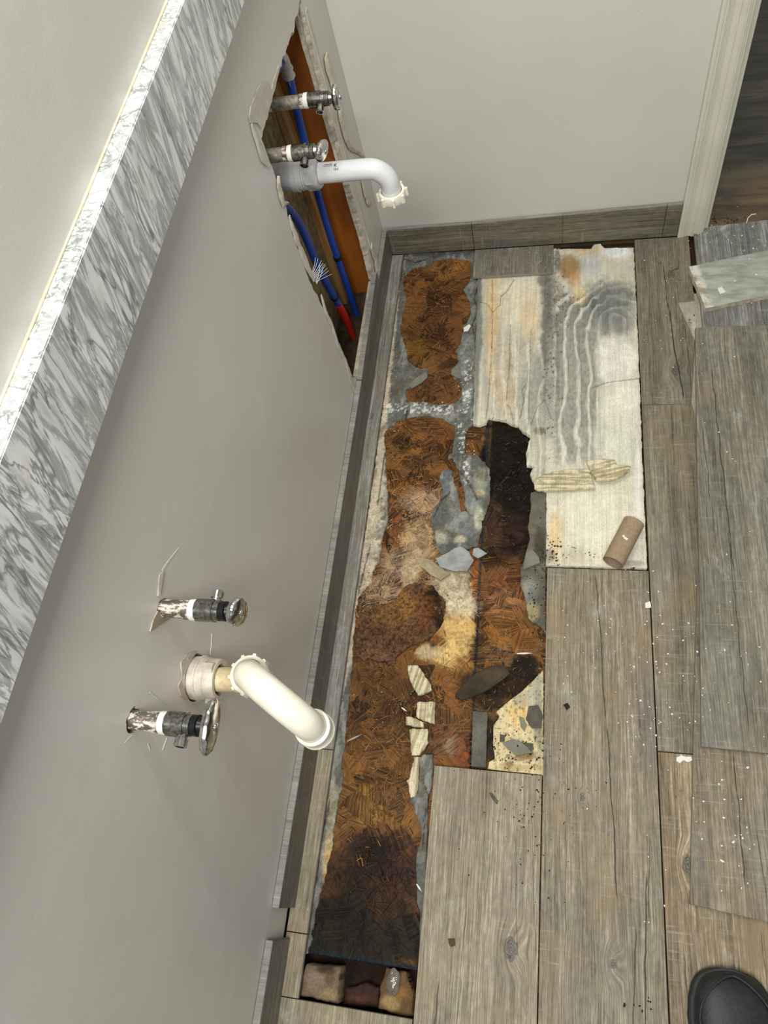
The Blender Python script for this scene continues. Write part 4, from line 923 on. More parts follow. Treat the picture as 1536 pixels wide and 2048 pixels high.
def valve(y, z, x_wall, tip, out_dir, long_dir, label, rot=0., twist=0., oval=.030, nip=.042, start=None, threads=False):
    """angle stop pointing along +x"""
    root = empty('shutoff_valve', (x_wall, y, z), label, 'shutoff valve', 'shutoff valves')
    o = Vector((x_wall, y, z)); d = Vector((1, 0, 0)); L = tip-x_wall
    st = start if start is not None else x_wall-.02
    # supply nipple
    bm = bmesh.new(); prof = [(st-x_wall, .0112), (0, .0112), (L-.065, .0112)]
    axis_lathe(bm, o, d, prof, 28); ch('supply_nipple', bm, NIP if not threads else GALV, root)
    if threads:
        bm = bmesh.new(); pr_ = []
        for k in range(14): pr_ += [(st-x_wall+.004+k*.0014, .0116), (st-x_wall+.0047+k*.0014, .0108)]
        axis_lathe(bm, o, d, pr_, 28); ch('thread', bm, CHROME, root)
    bm = bmesh.new(); axis_lathe(bm, o, d, [(L-.072, .0116)] + [(L-.0715+k*.0008, .0122-.0007*(k % 2)) for k in range(10)]+[(L-.063, .0116)], 28); ch('nipple_end', bm, NIP, root)
    bm = bmesh.new(); axis_lathe(bm, o, d, [(L-.064, .0110), (L-.063, .0128), (L-.055, .0131), (L-.0545, .0110)], 28, fn=lambda i, a: 1+.015*math.sin(5*a)); ch('thread_tape', bm, TAPE, root)
    bm = bmesh.new(); axis_lathe(bm, o, d, [(L-.0555, .0120), (L-.055, .0140), (L-.032, .0142), (L-.0315, .0128), (L-.025, .0126), (L-.0245, .0108)], 10, fn=lambda i, a: 1.0); body = ch('valve_body', bm, DULL, root)
    bm = bmesh.new(); axis_lathe(bm, o, d, [(L-.0250, .0105), (L-.0245, .0118), (L-.0175, .0120), (L-.017, .0095), (L-.012, .0085), (L-.0115, .0065), (L-.004, .0060)], 24); ch('packing_nut', bm, BLACKM if rot == 0 else DULL, root)
    od = Vector(out_dir).normalized(); oo = o+d*(L-.034)
    bm = bmesh.new(); axis_lathe(bm, oo+od*.009, od, [(0, .0062), (.006, .0060), (.0062, .0074), (.0150, .0074), (.0156, .0068), (.0156, .0052), (.006, .0050)], 24, caps=(True, True)); out = ch('outlet', bm, CHROME, root)
    # oval handle
    ld = Vector(long_dir).normalized(); sd = d.cross(ld).normalized(); hn = d.copy()
    if twist:
        R = Matrix.Rotation(twist, 3, ld); sd = R @ sd; hn = R @ hn
    bm = bmesh.new(); rings = []; c0 = o+d*(L-.006)
    for (t, k) in [(-.0035, .30), (-.0035, .80), (-.0025, .96), (.0, 1.0), (.0035, 1.0), (.0055, .94), (.0065, .80), (.0080, .45), (.0084, .2)]:
        ring = []
        for j in range(48):
            a = 2*math.pi*j/48; sc = 1+.025*math.cos(12*a)*(k > .9)
            ring.append(bm.verts.new(c0+hn*t+ld*math.cos(a)*oval*k*sc+sd*math.sin(a)*.0165*k*sc))
        rings.append(ring)
    for i in range(len(rings)-1):
        for k in range(48): bm.faces.new((rings[i][k], rings[i][(k+1) % 48], rings[i+1][(k+1) % 48], rings[i+1][k]))
    bm.faces.new(rings[0][::-1]); bm.faces.new(rings[-1])
    h = ch('handle', bm, CHROME, root)
    bm = bmesh.new(); axis_lathe(bm, c0, hn, [(.0075, .0050), (.0095, .0046), (.0108, .0030), (.0112, .0010)], 20); chs('handle_screw', bm, CHROME, root, h)
    return root
valve(V1Y, VZ, WX, -.359, (0, 1, 0), (0, .35, 1), 'chrome shutoff valve on the left wall above the near drain, outlet pointing away', oval=.0185, twist=-.25)
valve(V2Y, VZ, WX, -.362, (0, -1, .05), (0, 1, .1), 'chrome shutoff valve nearest the camera, large oval handle, outlet pointing down in view', oval=.030)
valve(1.200, VZ, -.505, -.378, (0, -.9, -.35), (0, .3, 1), 'upper chrome shutoff valve sticking out of the wall opening', rot=1, start=-.525, threads=True, oval=.0205, twist=-.1)
valve(1.064, VZ, -.505, -.383, (0, -.9, -.35), (0, .9, -.45), 'lower chrome shutoff valve in the wall opening, just above the white drain pipe', rot=1, start=-.525, threads=True, oval=.029, twist=.25)

def arc(c, r, a0, a1, ux, uz, n=14):
    ux, uz = Vector(ux), Vector(uz)
    return [Vector(c)+ux*math.cos(a0+(a1-a0)*i/n)*r+uz*math.sin(a0+(a1-a0)*i/n)*r for i in range(n+1)]
def nut(root, o, d, R, h, mat, name='slip_nut', tabs=8, tabh=.004, tabw=.005, tl=1.0):
    o = Vector(o); d = Vector(d).normalized(); bm = bmesh.new()
    axis_lathe(bm, o, d, [(0, R*.80), (0, R*.97), (h*.08, R), (h*.9, R), (h, R*.96), (h, R*.78), (h*.5, R*.76)], 40, caps=(False, False))
    up = Vector((0, 0, 1)) if abs(d.z) < .9 else Vector((0, 1, 0)); a = d.cross(up).normalized(); b = d.cross(a).normalized()
    for k in range(tabs):
        an = 2*math.pi*k/tabs+.2; rd = a*math.cos(an)+b*math.sin(an); td = d.cross(rd)
        v = [bm.verts.new(o+rd*(R*.96+(tabh if i & 4 else 0))+td*((.5 if i & 1 else -.5)*tabw*(.6 if i & 4 else 1))+d*(h*.04 if not i & 2 else h*.92*tl)) for i in range(8)]
        for f in [(0, 1, 3, 2), (4, 5, 7, 6), (0, 1, 5, 4), (2, 3, 7, 6), (0, 2, 6, 4), (1, 3, 7, 5)]: bm.faces.new([v[i] for i in f])
    return ch(name, bm, mat, root)
# far drain: adapter, nut, trap arm with a down-turned elbow
FY, FZ = 1.145, .570
fd = empty('drain_pipe', (-.52, FY, FZ), 'white curved drain pipe sticking out of the wall opening, nut facing down', 'drain pipe')
bm = bmesh.new(); axis_lathe(bm, (-.528, FY, FZ), (1, 0, 0), [(0, .0245), (.022, .0245), (.0225, .0265), (.040, .0268), (.0405, .0290), (.052, .0292), (.0525, .0272), (.060, .0272)]+[(.060+k*.0022, .0268-.0012*(k % 2)) for k in range(8)], 40)
ch('adapter', bm, PVC_G, fd)
bm = bmesh.new(); axis_lathe(bm, (-.458, FY, FZ), (1, 0, 0), [(0, .0225), (0, .0280), (.003, .0290), (.020, .0290), (.024, .0262), (.024, .0190)], 8, caps=(False, False)); ch('slip_nut', bm, PVC_G, fd)
EX = -.308
path = [(-.46, FY, FZ), (-.42, FY, FZ), (-.38, FY, FZ), (-.345, FY, FZ)]+[tuple(p) for p in arc((EX-.036, FY, FZ-.036), .036, math.pi/2, 0.0, (1, 0, 0), (0, 0, 1), 14)][0:]+[(EX, FY-.000, FZ-.052)]
bm = bmesh.new(); tube_open(bm, path, .0184, .0164, 36); arm = ch('trap_arm', bm, PVC_W, fd)
nut(fd, (EX, FY, FZ-.068), (0, 0, 1), .0252, .018, PVC_C, 'coupling_nut', 8, .0055, .007)
# printed mark on the pipe
cu = bpy.data.curves.new('mark', 'FONT'); cu.body = 'K'; cu.size = .010; to_ = bpy.data.objects.new('mark_tmp', cu); COL.objects.link(to_)
dg = bpy.context.evaluated_depsgraph_get(); mk_me = bpy.data.meshes.new_from_object(to_.evaluated_get(dg)); bpy.data.objects.remove(to_)
bm = bmesh.new(); bm.from_mesh(mk_me)
for (x0, y0, x1, y1) in [(-.018, .0060, -.003, .0068), (-.020, .0030, -.002, .0036), (.001, -.006, .0018, -.002), (.003, -.006, .0038, -.002), (.005, -.006, .0058, -.0025), (.0075, -.006, .0083, -.002)]:
    bm.faces.new([bm.verts.new((a, b, 0)) for a, b in ((x0, y0), (x1, y0), (x1, y1), (x0, y1))])
bmesh.ops.subdivide_edges(bm, edges=bm.edges[:], cuts=2)
for v_ in bm.verts:
    x, y = v_.co.x, v_.co.y; an = math.radians(116)-y/.0191   # wrap round the pipe
    v_.co = Vector((-.402+x, FY-.01925*math.cos(math.pi-an)*1.0*-1*-1, FZ+.01925*math.sin(an)))
ch('printed_mark', bm, m_simple('black_ink', (30, 30, 34), .6), fd, False)

# near drain: stained adapter, nut, stub, inverted J bend
nd = empty('drain_pipe', (WX, DRY, DRZ), 'cream looped drain pipe on the left wall between the two near valves', 'drain pipe')
bm = bmesh.new(); axis_lathe(bm, (WX-.01, DRY, DRZ), (1, 0, 0), [(0, .0285), (.017, .0285), (.018, .0300), (.020, .0300), (.021, .0280), (.030, .0275)], 40); ch('adapter', bm, PVC_OLD, nd)
nut(nd, (WX+.019, DRY, DRZ), (1, 0, 0), .0268, .016, PVC_OLD, 'slip_nut', 3, .006, .014)
A0 = Vector((-.3745, .2070, DRZ))
st = [(-.455, DRY, DRZ), (-.43, DRY, DRZ), (-.405, DRY+.001, DRZ), (-.390, .2065, DRZ)]+[tuple(p) for p in arc((A0.x-.016, .207, DRZ+.016), .016, -math.pi/2, 0, (1, 0, 0), (0, 0, 1), 8)][1:]+[(A0.x, .207, DRZ+.03)]
bm = bmesh.new(); sweep(bm, st, .0162, 32); ch('stub_pipe', bm, PVC_STAIN, nd)
NA = Vector((-.3745, .207, DRZ+.016))
nut(nd, NA, (0, 0, 1), .0250, .017, PVC_C, 'coupling_nut', 10, .0032, .006)
# bend plane direction
B0 = Vector((-.2865, .1520, .548))
hd = (Vector((B0.x, B0.y, 0))-Vector((NA.x, NA.y, 0))); span = hd.length; hd.normalize(); R_ = span/2
cz = DRZ+.024; cc = Vector((NA.x, NA.y, cz))+hd*R_
pth = [Vector((NA.x, NA.y, NA.z+.004))]+arc(cc, R_, math.pi, 0, hd, (0, 0, 1), 26)
pth = [Vector((p.x, p.y, cz+(p.z-cz)*.80)) if p.z > cz else p for p in pth]+[Vector((cc.x, cc.y, 0))+hd*R_+Vector((0, 0, cz-.022))]
pth = [p for i, p in enumerate(pth) if i == 0 or (p-pth[i-1]).length > .002]
bm = bmesh.new(); tube_open(bm, pth, .0188, .0166, 36); jb = ch('return_bend', bm, PVC_C, nd)
e_ = Vector((cc.x, cc.y, 0))+hd*R_
bm = bmesh.new(); axis_lathe(bm, (e_.x, e_.y, cz-.034), (0, 0, 1), [(0, .0178), (0, .0228), (.002, .0236), (.004, .0226), (.0052, .0222), (.020, .0222), (.0215, .0232), (.0235, .0226), (.025, .0190)], 40, caps=(False, False)); chs('end_collar', bm, PVC_C, nd, jb)

# PEX pipes inside the wall
def pipe(name, pts, r, mat, label, cat='pipe', rings=(), cap=None):
    # smooth catmull
    P = [Vector(p) for p in pts]; out = []
    Q = [P[0]*2-P[1]]+P+[P[-1]*2-P[-2]]
    for i in range(1, len(Q)-2):
        for k in range(8):
            t = k/8; a, b, c_, d = Q[i-1], Q[i], Q[i+1], Q[i+2]
            out.append(.5*((2*b)+(-a+c_)*t+(2*a-5*b+4*c_-d)*t*t+(-a+3*b-3*c_+d)*t**3))
    out.append(P[-1])
    o = Vector(pts[0]); root = empty(name, o, label, cat)
    bm = bmesh.new(); sweep(bm, out, r, 20); ch('tube', bm, mat, root)
    for i in rings:
        a, b = out[i], out[i+1]; d = (b-a).normalized(); bm = bmesh.new()
        axis_lathe(bm, a, d, [(-.005, r), (-.0048, r+.0018), (.0048, r+.0018), (.005, r)], 20); ch('crimp_ring', bm, BLACKM, root)
    return root
pipe('blue_water_pipe', [(-.497, 1.31, .655), (-.505, 1.31, .56), (-.513, 1.31, .43), (-.519, 1.312, .31), (-.519, 1.31, .17), (-.517, 1.308, .012)], .0082, PEXB, 'blue plastic water pipe running down beside the amber stud', 'water pipe', rings=(30,))
pipe('blue_water_pipe', [(-.530, 1.075, .655), (-.520, 1.085, .60), (-.510, 1.105, .55), (-.510, 1.15, .45), (-.507, 1.158, .31), (-.509, 1.195, .175)], .0085, PEXB, 'blue plastic water pipe leaning toward the camera in the opening, turning red below', 'water pipe', rings=(38,))
pipe('red_water_pipe', [(-.509, 1.195, .172), (-.512, 1.215, .11), (-.515, 1.23, .012)], .0088, PEXR, 'short red plastic water pipe at the bottom of the wall opening', 'water pipe')
pipe('blue_branch_pipe', [(-.498, 1.296, .695), (-.505, 1.24, .694), (-.512, 1.18, .690)], .0078, PEXB, 'short blue pipe stub running back from the white elbow at the top of the opening', 'water pipe')
el = empty('pipe_elbow', (-.497, 1.31, .69), 'grayish white pipe elbow at the top of the wall opening', 'pipe fitting')
bm = bmesh.new(); sweep(bm, [(-.498, 1.292, .696), (-.497, 1.300, .697)]+[tuple(p) for p in arc((-.497, 1.298, .685), .012, math.pi/2, 0, (0, 1, 0), (0, 0, 1), 6)][1:]+[(-.497, 1.310, .668), (-.497, 1.310, .652)], .0105, 20); ch('elbow_body', bm, PVC_G, el)
for zz in (.668, .655):
    bm = bmesh.new(); axis_lathe(bm, (-.497, 1.31, zz), (0, 0, 1), [(0, .0100), (0, .0124), (.005, .0124), (.005, .0100)], 20); ch('collar', bm, PVC_G, el)
# white cable ghost of a drain stack below the adapter
sk = empty('drain_stack', (-.535, 1.10, .02), 'white drain stack standing in the wall below the far drain adapter', 'drain pipe')
bm = bmesh.new(); sweep(bm, [(-.536, 1.10, .545), (-.536, 1.10, .40), (-.538, 1.102, .33)], [.022, .021, .020], 28); ch('stack_pipe', bm, PVC_G, sk)
bm = bmesh.new(); sweep(bm, [(-.542, 1.105, .33), (-.546, 1.11, .25), (-.55, 1.115, .18)], [.017, .012, .005], 20); ch('stack_hub', bm, PVC_G, sk)

# ================================================================== TORN WALL MATERIAL
def ribbon(name, pts, widths, th, mat, label, cat, nrm=(1, 0, 0), n_w=4, wav=.0008, seed=0):
    """irregular strip following pts, lying in the plane with normal nrm"""
    P = [Vector(p) for p in pts]; N = Vector(nrm); out = []; W_ = []
    for i in range(len(P)-1):
        m = max(2, int((P[i+1]-P[i]).length/.006))
        for k in range(m): out.append(P[i].lerp(P[i+1], k/m)); W_.append(1.7*(widths[i]*(1-k/m)+widths[i+1]*k/m))
    out.append(P[-1]); W_.append(1.7*widths[-1]); bm = bmesh.new(); rows = []
    for i, p in enumerate(out):
        t = (out[min(i+1, len(out)-1)]-out[max(i-1, 0)]).normalized(); s_ = t.cross(N).normalized(); w_ = W_[i]*(.8+.4*float(vn(i*.6, seed, seed)))
        row = []
        for j in range(n_w+1):
            f = j/n_w-.5; row.append(bm.verts.new(p+s_*f*w_+N*(th*(1-(2*f)**2)+wav*float(vn(i*.5, j*2.1, seed)))))
        lo = [bm.verts.new(p+s_*.5*w_-N*.0004), bm.verts.new(p-s_*.5*w_-N*.0004)]
        rows.append(row+lo)
    L = n_w+3
    for i in range(len(rows)-1):
        for j in range(L): bm.faces.new((rows[i][j], rows[i][(j+1) % L], rows[i+1][(j+1) % L], rows[i+1][j]))
    bm.faces.new(rows[0][::-1]); bm.faces.new(rows[-1])
    return tag(bmobj(name, bm, mat, loc=tuple(out[len(out)//2])), label, cat)
PEEL = m_simple('peeled_paint', (206, 202, 188), .6, c2=(194, 188, 172))
def wpx(l, dx=.0): return [tuple(wx(u, v, WX+dx)) for u, v in l]
# peeled paint flap on the near side of the opening
fl2 = rough_poly([wx(u, v, WX+.001)[1:] for u, v in [(521, 164), (531, 163), (538, 168), (541, 180), (546, 160), (556, 130), (560, 128), (548, 178), (530, 240), (524, 262), (514, 246), (500, 246), (497, 235), (500, 212), (510, 190)]], .006, .0012, 6)
tag(plate('peeled_paint_flap', fl2, 0.0005, .0028, [PEEL, GYP], to3=yz(WX)), 'pale crescent flap of peeled wall paint at the near side of the opening', 'peeled paint')
ribbon('torn_paper_strip', wpx([(502, 248), (510, 268), (518, 290), (526, 312), (537, 332)], .002), [.004, .009, .012, .012, .004], .002, PEEL, 'narrow torn paper strip below the peeled paint flap', 'torn paper', seed=3)
ribbon('torn_paper_strip', wpx([(556, 352), (558, 372), (563, 392), (566, 408), (575, 406)], .002), [.004, .010, .012, .007, .003], .003, GYP, 'small ragged white paper tear beside the far drain adapter', 'torn paper', seed=4)
ribbon('torn_paper_strip', wpx([(578, 432), (588, 462), (600, 495), (614, 530), (628, 560)], .001), [.005, .011, .010, .012, .006], .0015, PEEL, 'ragged torn paper edge beside the white bristles', 'torn paper', seed=5)
ribbon('torn_paper_strip', wpx([(642, 590), (652, 625), (664, 650), (676, 690), (692, 725), (704, 765), (712, 790)], .001), [.004, .008, .007, .009, .008, .014, .004], .0015, PEEL, 'long torn paper edge running to the lower tip of the opening', 'torn paper', seed=7)
# corner-side layered drywall strips
def vstrip(y0, y1, z0, z1, x0, x1, mat, name, label, seed, amp=.0015):
    l = [(y0, z0)]; n = 30
    L_ = [(y0+(float(fbm(i*.5, seed, seed))-.5)*2*amp, z0+(z1-z0)*i/n) for i in range(n+1)]
    R2 = [(y1+(float(fbm(i*.5, seed+3, seed))-.5)*2*amp, z0+(z1-z0)*i/n) for i in range(n, -1, -1)]
    return tag(plate(name, L_+R2, 0, x1-x0, [mat, mat], to3=yz(x0)), label, 'drywall edge')
vstrip(1.366, 1.3835, .10, .76, -.4745, -.4675, GYP, 'drywall_edge', 'broken chalky drywall edge on the corner side of the opening', 4, .004)
vstrip(1.391, 1.4045, .155, .72, -.4598, -.4578, PEEL, 'paint_edge', 'raised paint edge between the opening and the corner', 9, .003)
ribbon('caulk_strip', wpx([(651, 110), (656, 130), (668, 175), (678, 205), (682, 240), (690, 270), (697, 290), (705, 298), (718, 305), (728, 316)], .003), [.012, .022, .015, .014, .016, .012, .010, .007, .005, .002], .004, CAULK, 'hanging cream caulk strip behind the far valves', 'caulk', seed=11)
ribbon('caulk_strip', wpx([(722, 352), (728, 378), (736, 402), (742, 410)], .003), [.004, .012, .016, .006], .003, CAULK, 'crumbly cream caulk lump under the far drain pipe', 'caulk', seed=12)
ribbon('torn_paper_strip', wpx([(742, 492), (751, 515), (757, 545), (763, 575), (766, 590)], .003), [.012, .022, .024, .016, .005], .003, PEEL, 'torn paper flap by the corner skirting tile', 'torn paper', seed=13)
vstrip(1.048, 1.345, .0, .088, -.4728, -.4600, GYP, 'drywall_remnant', 'low drywall remnant left behind the skirting below the opening', 15, .001)
bm = bmesh.new(); random.seed(5)
base = Vector(wx(626, 556, WX+.001))
for k in range(11):
    s0 = Vector(wx(624+k*.9, 546+k*2.2, WX+.001)); tip_px = [(631, 515), (636, 517), (643, 521), (646, 526), (650, 528), (651, 531), (655, 536), (658, 541), (664, 548), (640, 530), (645, 540)][k]
    tp = Vector(wx(tip_px[0], tip_px[1], WX+.012+.004*random.random()))
    mid = s0.lerp(tp, .5)+Vector((.002, 0, .001)); sweep(bm, [s0, mid, tp], [.00055, .0005, .0003], 6)
tag(bmobj('wall_mesh_bristles', bm, m_simple('white_fibre', (235, 238, 240), .4), loc=tuple(base)), 'spray of white mesh fibres poking from the edge of the opening', 'mesh fibres')
# chips round the near pipe holes
def flap(px, lift, label, seed, mat=PEEL):
    P = rough_poly([wx(u, v)[1:] for u, v in px], .004, .0008, seed)
    return tag(plate('paint_chip', P, .0003, lift, [mat, GYP], to3=yz(WX)), label, 'peeled paint')
flap([(313, 1222), (320, 1232), (338, 1236), (322, 1246), (310, 1254), (298, 1263), (304, 1240)], .0022, 'curled brown-gray paint chip under the upper near valve', 1, m_simple('torn_brown_paper', (150, 138, 118), .8))
flap([(317, 1150), (325, 1142), (322, 1165), (319, 1190), (314, 1192)], .0018, 'small paint tear above the upper near valve', 2)
flap([(360, 1325), (372, 1308), (382, 1303), (392, 1303), (380, 1312), (370, 1330), (362, 1352)], .0020, 'ragged paint rim above the near drain adapter', 3, GYP)
flap([(360, 1360), (368, 1385), (376, 1400), (360, 1392), (354, 1372)], .0018, 'ragged paint rim below the near drain adapter', 4, m_simple('pink_plaster', (190, 166, 156), .8))
# scratches on the wall as thin gouged ridges
bm = bmesh.new()
for pl in [[(325, 1142), (340, 1118), (358, 1095)], [(324, 1140), (336, 1122), (346, 1112)], [(424, 1267), (421, 1310)], [(300, 1385), (318, 1400), (336, 1410)], [(250, 1485), (264, 1470)], [(300, 1500), (296, 1488)], [(334, 1476), (325, 1500)]]:
    pp = [tuple(wx(u, v, WX+.0003)) for u, v in pl]; sweep(bm, pp, [.0004]*len(pp), 6)
tag(bmobj('wall_scratches', bm, m_simple('scratch_white', (216, 214, 204), .7), loc=tuple(wx(330, 1300))), 'thin whitish scratches in the wall paint round the near valves', 'scratches', kind='stuff')

# ================================================================== LOOSE THINGS
# cardboard tube
ta, tb = wz(1268, 1044, .0215+ZC+.004), wz(1226, 1125, .0215+ZC+.004)
ta, tb = Vector(ta), Vector(tb); zc_ = ZC+.0245; ta.z = tb.z = zc_
s = NT('cardboard'); n_ = s.noise(s.pos, 160, 3); sp_ = s.noise(s.scale(s.pos, (30, 30, 30)), 1, 3)
CARD = s.done(s.mix(s.fr(n_, .35, .65), lin((164, 142, 114)), lin((152, 130, 102))), .85, s.bump(n_, .0006, .5))
tr = empty('cardboard_tube', tuple((ta+tb)/2), 'empty brown cardboard roll tube lying on the cream mortar', 'cardboard tube')
bm = bmesh.new(); tube_open(bm, [ta.lerp(tb, i/6) for i in range(7)], .0215, .0207, 48)
ch('tube_wall', bm, CARD, tr)
mid = Vector(wz(1250, 1076, zc_+.0205)); ax = (tb-ta).normalized(); sd_ = ax.cross(Vector((0, 0, 1))).normalized()
bm = bmesh.new(); cen = (ta+tb)/2
for (px_, r1_) in [((1247, 1072), .0026), ((1253, 1078), .0030), ((1250, 1076), .0030)]:
    q = Vector(wz(px_[0], px_[1], zc_+.0214)); off = (q-cen); al_ = off.dot(ax); an = math.asin(max(-.9, min(.9, off.dot(sd_)/.0215)))
    vs = []
    for k in range(9):
        t = 2*math.pi*k/9; rr = r1_*(.7+.6*float(vn(k*1.3, r1_*1000, 2))); a2 = an+math.cos(t)*rr/.0215
        vs.append(bm.verts.new(cen+ax*(al_+math.sin(t)*rr)+sd_*math.sin(a2)*.0220+Vector((0, 0, 1))*math.cos(a2)*.0220))
    bm.faces.new(vs)
ch('white_fleck', bm, TAPE, tr, False)

# broken chips and shards
def chunk(name, px, z0, th, mat, label, seed, cat='tile fragment', amp=.0012, tilt=0., taxis=(1, 0, 0), wave=0):
    P = rough_poly([wz(u, v, z0+th)[:2] for u, v in px], .004, amp, seed)
    c = np.mean(np.array(P), 0)
    return tag(plate(name, P, z0, z0+th, [mat, BODY if mat is not CRM else CRM2], bevel=.0005, tilt=((c[0], c[1], z0), taxis, tilt) if tilt else None), label, cat)
def rchip(px, z0, th, axis, label, seed, cat='tile fragment', base=(226, 216, 182), dark=(176, 162, 124)):
    L = rough_poly([wz(u, v, z0+th)[:2] for u, v in px], .003, .0016, seed, 120); rot = .25*(seed % 3-1)
    def q_(x, y): return (x*math.cos(rot)+y*math.sin(rot), -x*math.sin(rot)+y*math.cos(rot)) if axis == 0 else (y*math.cos(rot)-x*math.sin(rot), x)
    def dsp(x, y, e):
        a, b = q_(x, y); r = fbm(a*230, b*14, seed, 3)
        return (r-.5)*.0040+(fbm(x*60, y*60, seed+4)-.5)*.004-np.exp(-e/.0025)*.0022
    def cl_(X, Y, u, v):
        a, b = q_(X, Y); r = fbm(a*230, b*14, seed, 3); t = sstep(.34, .62, r)[:, None]; g = fbm(X*90, Y*90, seed+9)
        C = s2l(dark)*(1-t)+s2l(base)*t; m = sstep(.60, .72, g)[:, None]*.6
        return C*(1-m)+s2l((150, 146, 118))*m
    return tag(layer('cream_mortar_chip', [L], z0+th, th, dsp, cl_, CREAM, .0016), label, cat)
def m_crm(name, a, b, axis=0, ridge=True):
    s = NT(name); n = s.noise(s.scale(s.pos, (120, 8, 1) if axis == 0 else (8, 150, 1)), 1, 4, .65); n2 = s.noise(s.pos, 60, 4)
    c = s.mix(s.fr(n, .38, .62), lin(a), lin(b)); c = s.mix(s.fr(n2, .62, .72, 0, .6), c, lin((150, 138, 104)))
    return s.done(c, .8, s.bump(n, .0022, .9))
CRM = m_crm('cream_chip', (232, 222, 188), (206, 192, 150)); CRM2 = m_simple('cream_chip_side', (176, 168, 142), .9, c2=(120, 112, 92), sc=120)
CRMX = m_crm('cream_chip_cross', (236, 226, 190), (198, 184, 140), 1)
GRY = m_simple('gray_shard', (112, 112, 98), .7, c2=(128, 126, 112), sc=30, bump=.001)
GRY2 = m_simple('dark_gray_shard', (90, 88, 74), .75, c2=(74, 70, 58), sc=60, bump=.001)
GRYB = m_simple('bluish_shard', (140, 142, 138), .35, c2=(168, 172, 172), sc=30, bump=.001)
rchip(cr([(258, 240), (330, 180), (480, 150), (690, 138), (700, 190), (732, 288), (640, 290), (480, 300), (300, 304), (262, 290)], 1000, 900, 3.84), -.004, .009, 1, 'long cream mortar chip lying across the edge of the black rot', 61)
rchip(cr([(668, 84), (740, 66), (880, 68), (900, 108), (1006, 118), (990, 156), (930, 196), (860, 222), (740, 226), (700, 160)], 1000, 900, 3.84), .004, .009, 1, 'cream mortar chip with a pointed right end resting on the long cream chip', 62)
rchip(cr([(528, 172), (600, 168), (640, 230), (690, 300), (692, 335), (630, 368), (600, 372), (560, 310), (535, 250)], 660, 1280, 3.413), -.016, .010, 0, 'leaf-shaped cream mortar chip, topmost of the column of chips on the brown board', 63)
rchip(cr([(600, 418), (716, 420), (712, 570), (640, 548), (590, 522), (592, 430)], 660, 1280, 3.413), -.016, .010, 0, 'square ribbed cream mortar chip just under the leaf-shaped chip', 64)
rchip(cr([(516, 522), (560, 526), (640, 556), (642, 596), (560, 590), (516, 576)], 660, 1280, 3.413), -.016, .009, 0, 'small cream mortar chip at the left side of the square ribbed chip', 65)
rchip(cr([(540, 604), (662, 606), (670, 700), (610, 780), (558, 784), (548, 700)], 660, 1280, 3.413), -.017, .009, 0, 'five-sided cream mortar chip below the square ribbed chip', 66)
rchip(cr([(570, 798), (612, 796), (606, 900), (600, 1010), (580, 1070), (545, 1078), (536, 1000), (522, 960), (545, 930)], 660, 1280, 3.413), -.018, .009, 0, 'long narrow cream mortar chip, lowest of the column of chips', 67)
chunk('gray_shard', cr([(1176, 700), (1250, 676), (1300, 690), (1388, 770), (1280, 780), (1220, 745)], 660, 1280, 3.413), -.009, .006, GRY, 'pointed gray shard lying on the small cream mortar patch', 68, tilt=.12)
chunk('gray_shard', cr([(1355, 452), (1420, 446), (1452, 520), (1440, 598), (1380, 602), (1338, 540)], 660, 1280, 3.413), -.010, .006, GRY2, 'rounded dark gray shard at the right of the small cream patch', 69, tilt=-.06)
chunk('gray_shard', cr([(1300, 700), (1380, 706), (1390, 745), (1350, 765), (1310, 730)], 660, 1280, 3.413), -.011, .005, GRY2, 'small dark shard tucked under the pointed gray shard', 70)
chunk('gray_shard', cr([(1160, 640), (1196, 650), (1190, 690), (1160, 690)], 660, 1280, 3.413), -.011, .005, GRY2, 'tiny dark shard left of the pointed gray shard', 71)
chunk('gray_shard', cr([(1290, 520), (1320, 530), (1344, 580), (1325, 625), (1300, 590)], 660, 1280, 3.413), -.011, .004, GRY, 'thin gray shard left of the rounded dark shard', 72)
chunk('gray_shard', cr([(670, 830), (730, 798), (800, 752), (840, 740), (900, 780), (935, 840), (890, 920), (800, 918), (700, 890)], 680, 880, 3.491), -.014, .006, GRYB, 'shiny bluish gray shard in the middle of the fuzzy whitish rot', 73, tilt=-.10)
chunk('gray_shard', cr([(930, 758), (960, 752), (1030, 790), (960, 822), (925, 800)], 680, 880, 3.491), -.013, .005, GRYB, 'small bluish shard pointing right beside the shiny bluish shard', 74)
chunk('gray_shard', cr([(548, 812), (640, 840), (690, 880), (770, 930), (700, 978), (620, 930), (560, 880)], 680, 880, 3.491), -.016, .005, m_simple('tan_shard', (150, 134, 100), .8, c2=(170, 158, 128), sc=60, bump=.001), 'tan shard left of the shiny bluish shard', 75, tilt=.08)
chunk('gray_shard', [(818, 768), (838, 752), (854, 744), (855, 754), (842, 764), (822, 775)], -.014, .004, GRY, 'thin gray shard lifted at the left edge of the upper brown board', 76, tilt=.18)
chunk('gray_shard', [(903, 738), (917, 734), (922, 745), (922, 756), (910, 754), (902, 748)], -.014, .005, GRY, 'small gray shard at the right edge of the upper brown board', 77)
chunk('gray_shard', cr([(1280, 900), (1300, 790), (1340, 762), (1390, 820), (1396, 858), (1330, 880)], 680, 880, 3.491), -.012, .006, GRY, 'olive-gray shard at the right of the orange rot', 78)
chunk('white_chip', [(927, 655), (939, 648), (942, 652), (936, 662), (927, 663)], -.014, .005, TAPE, 'white plaster chip at the right edge of the upper brown board', 79)
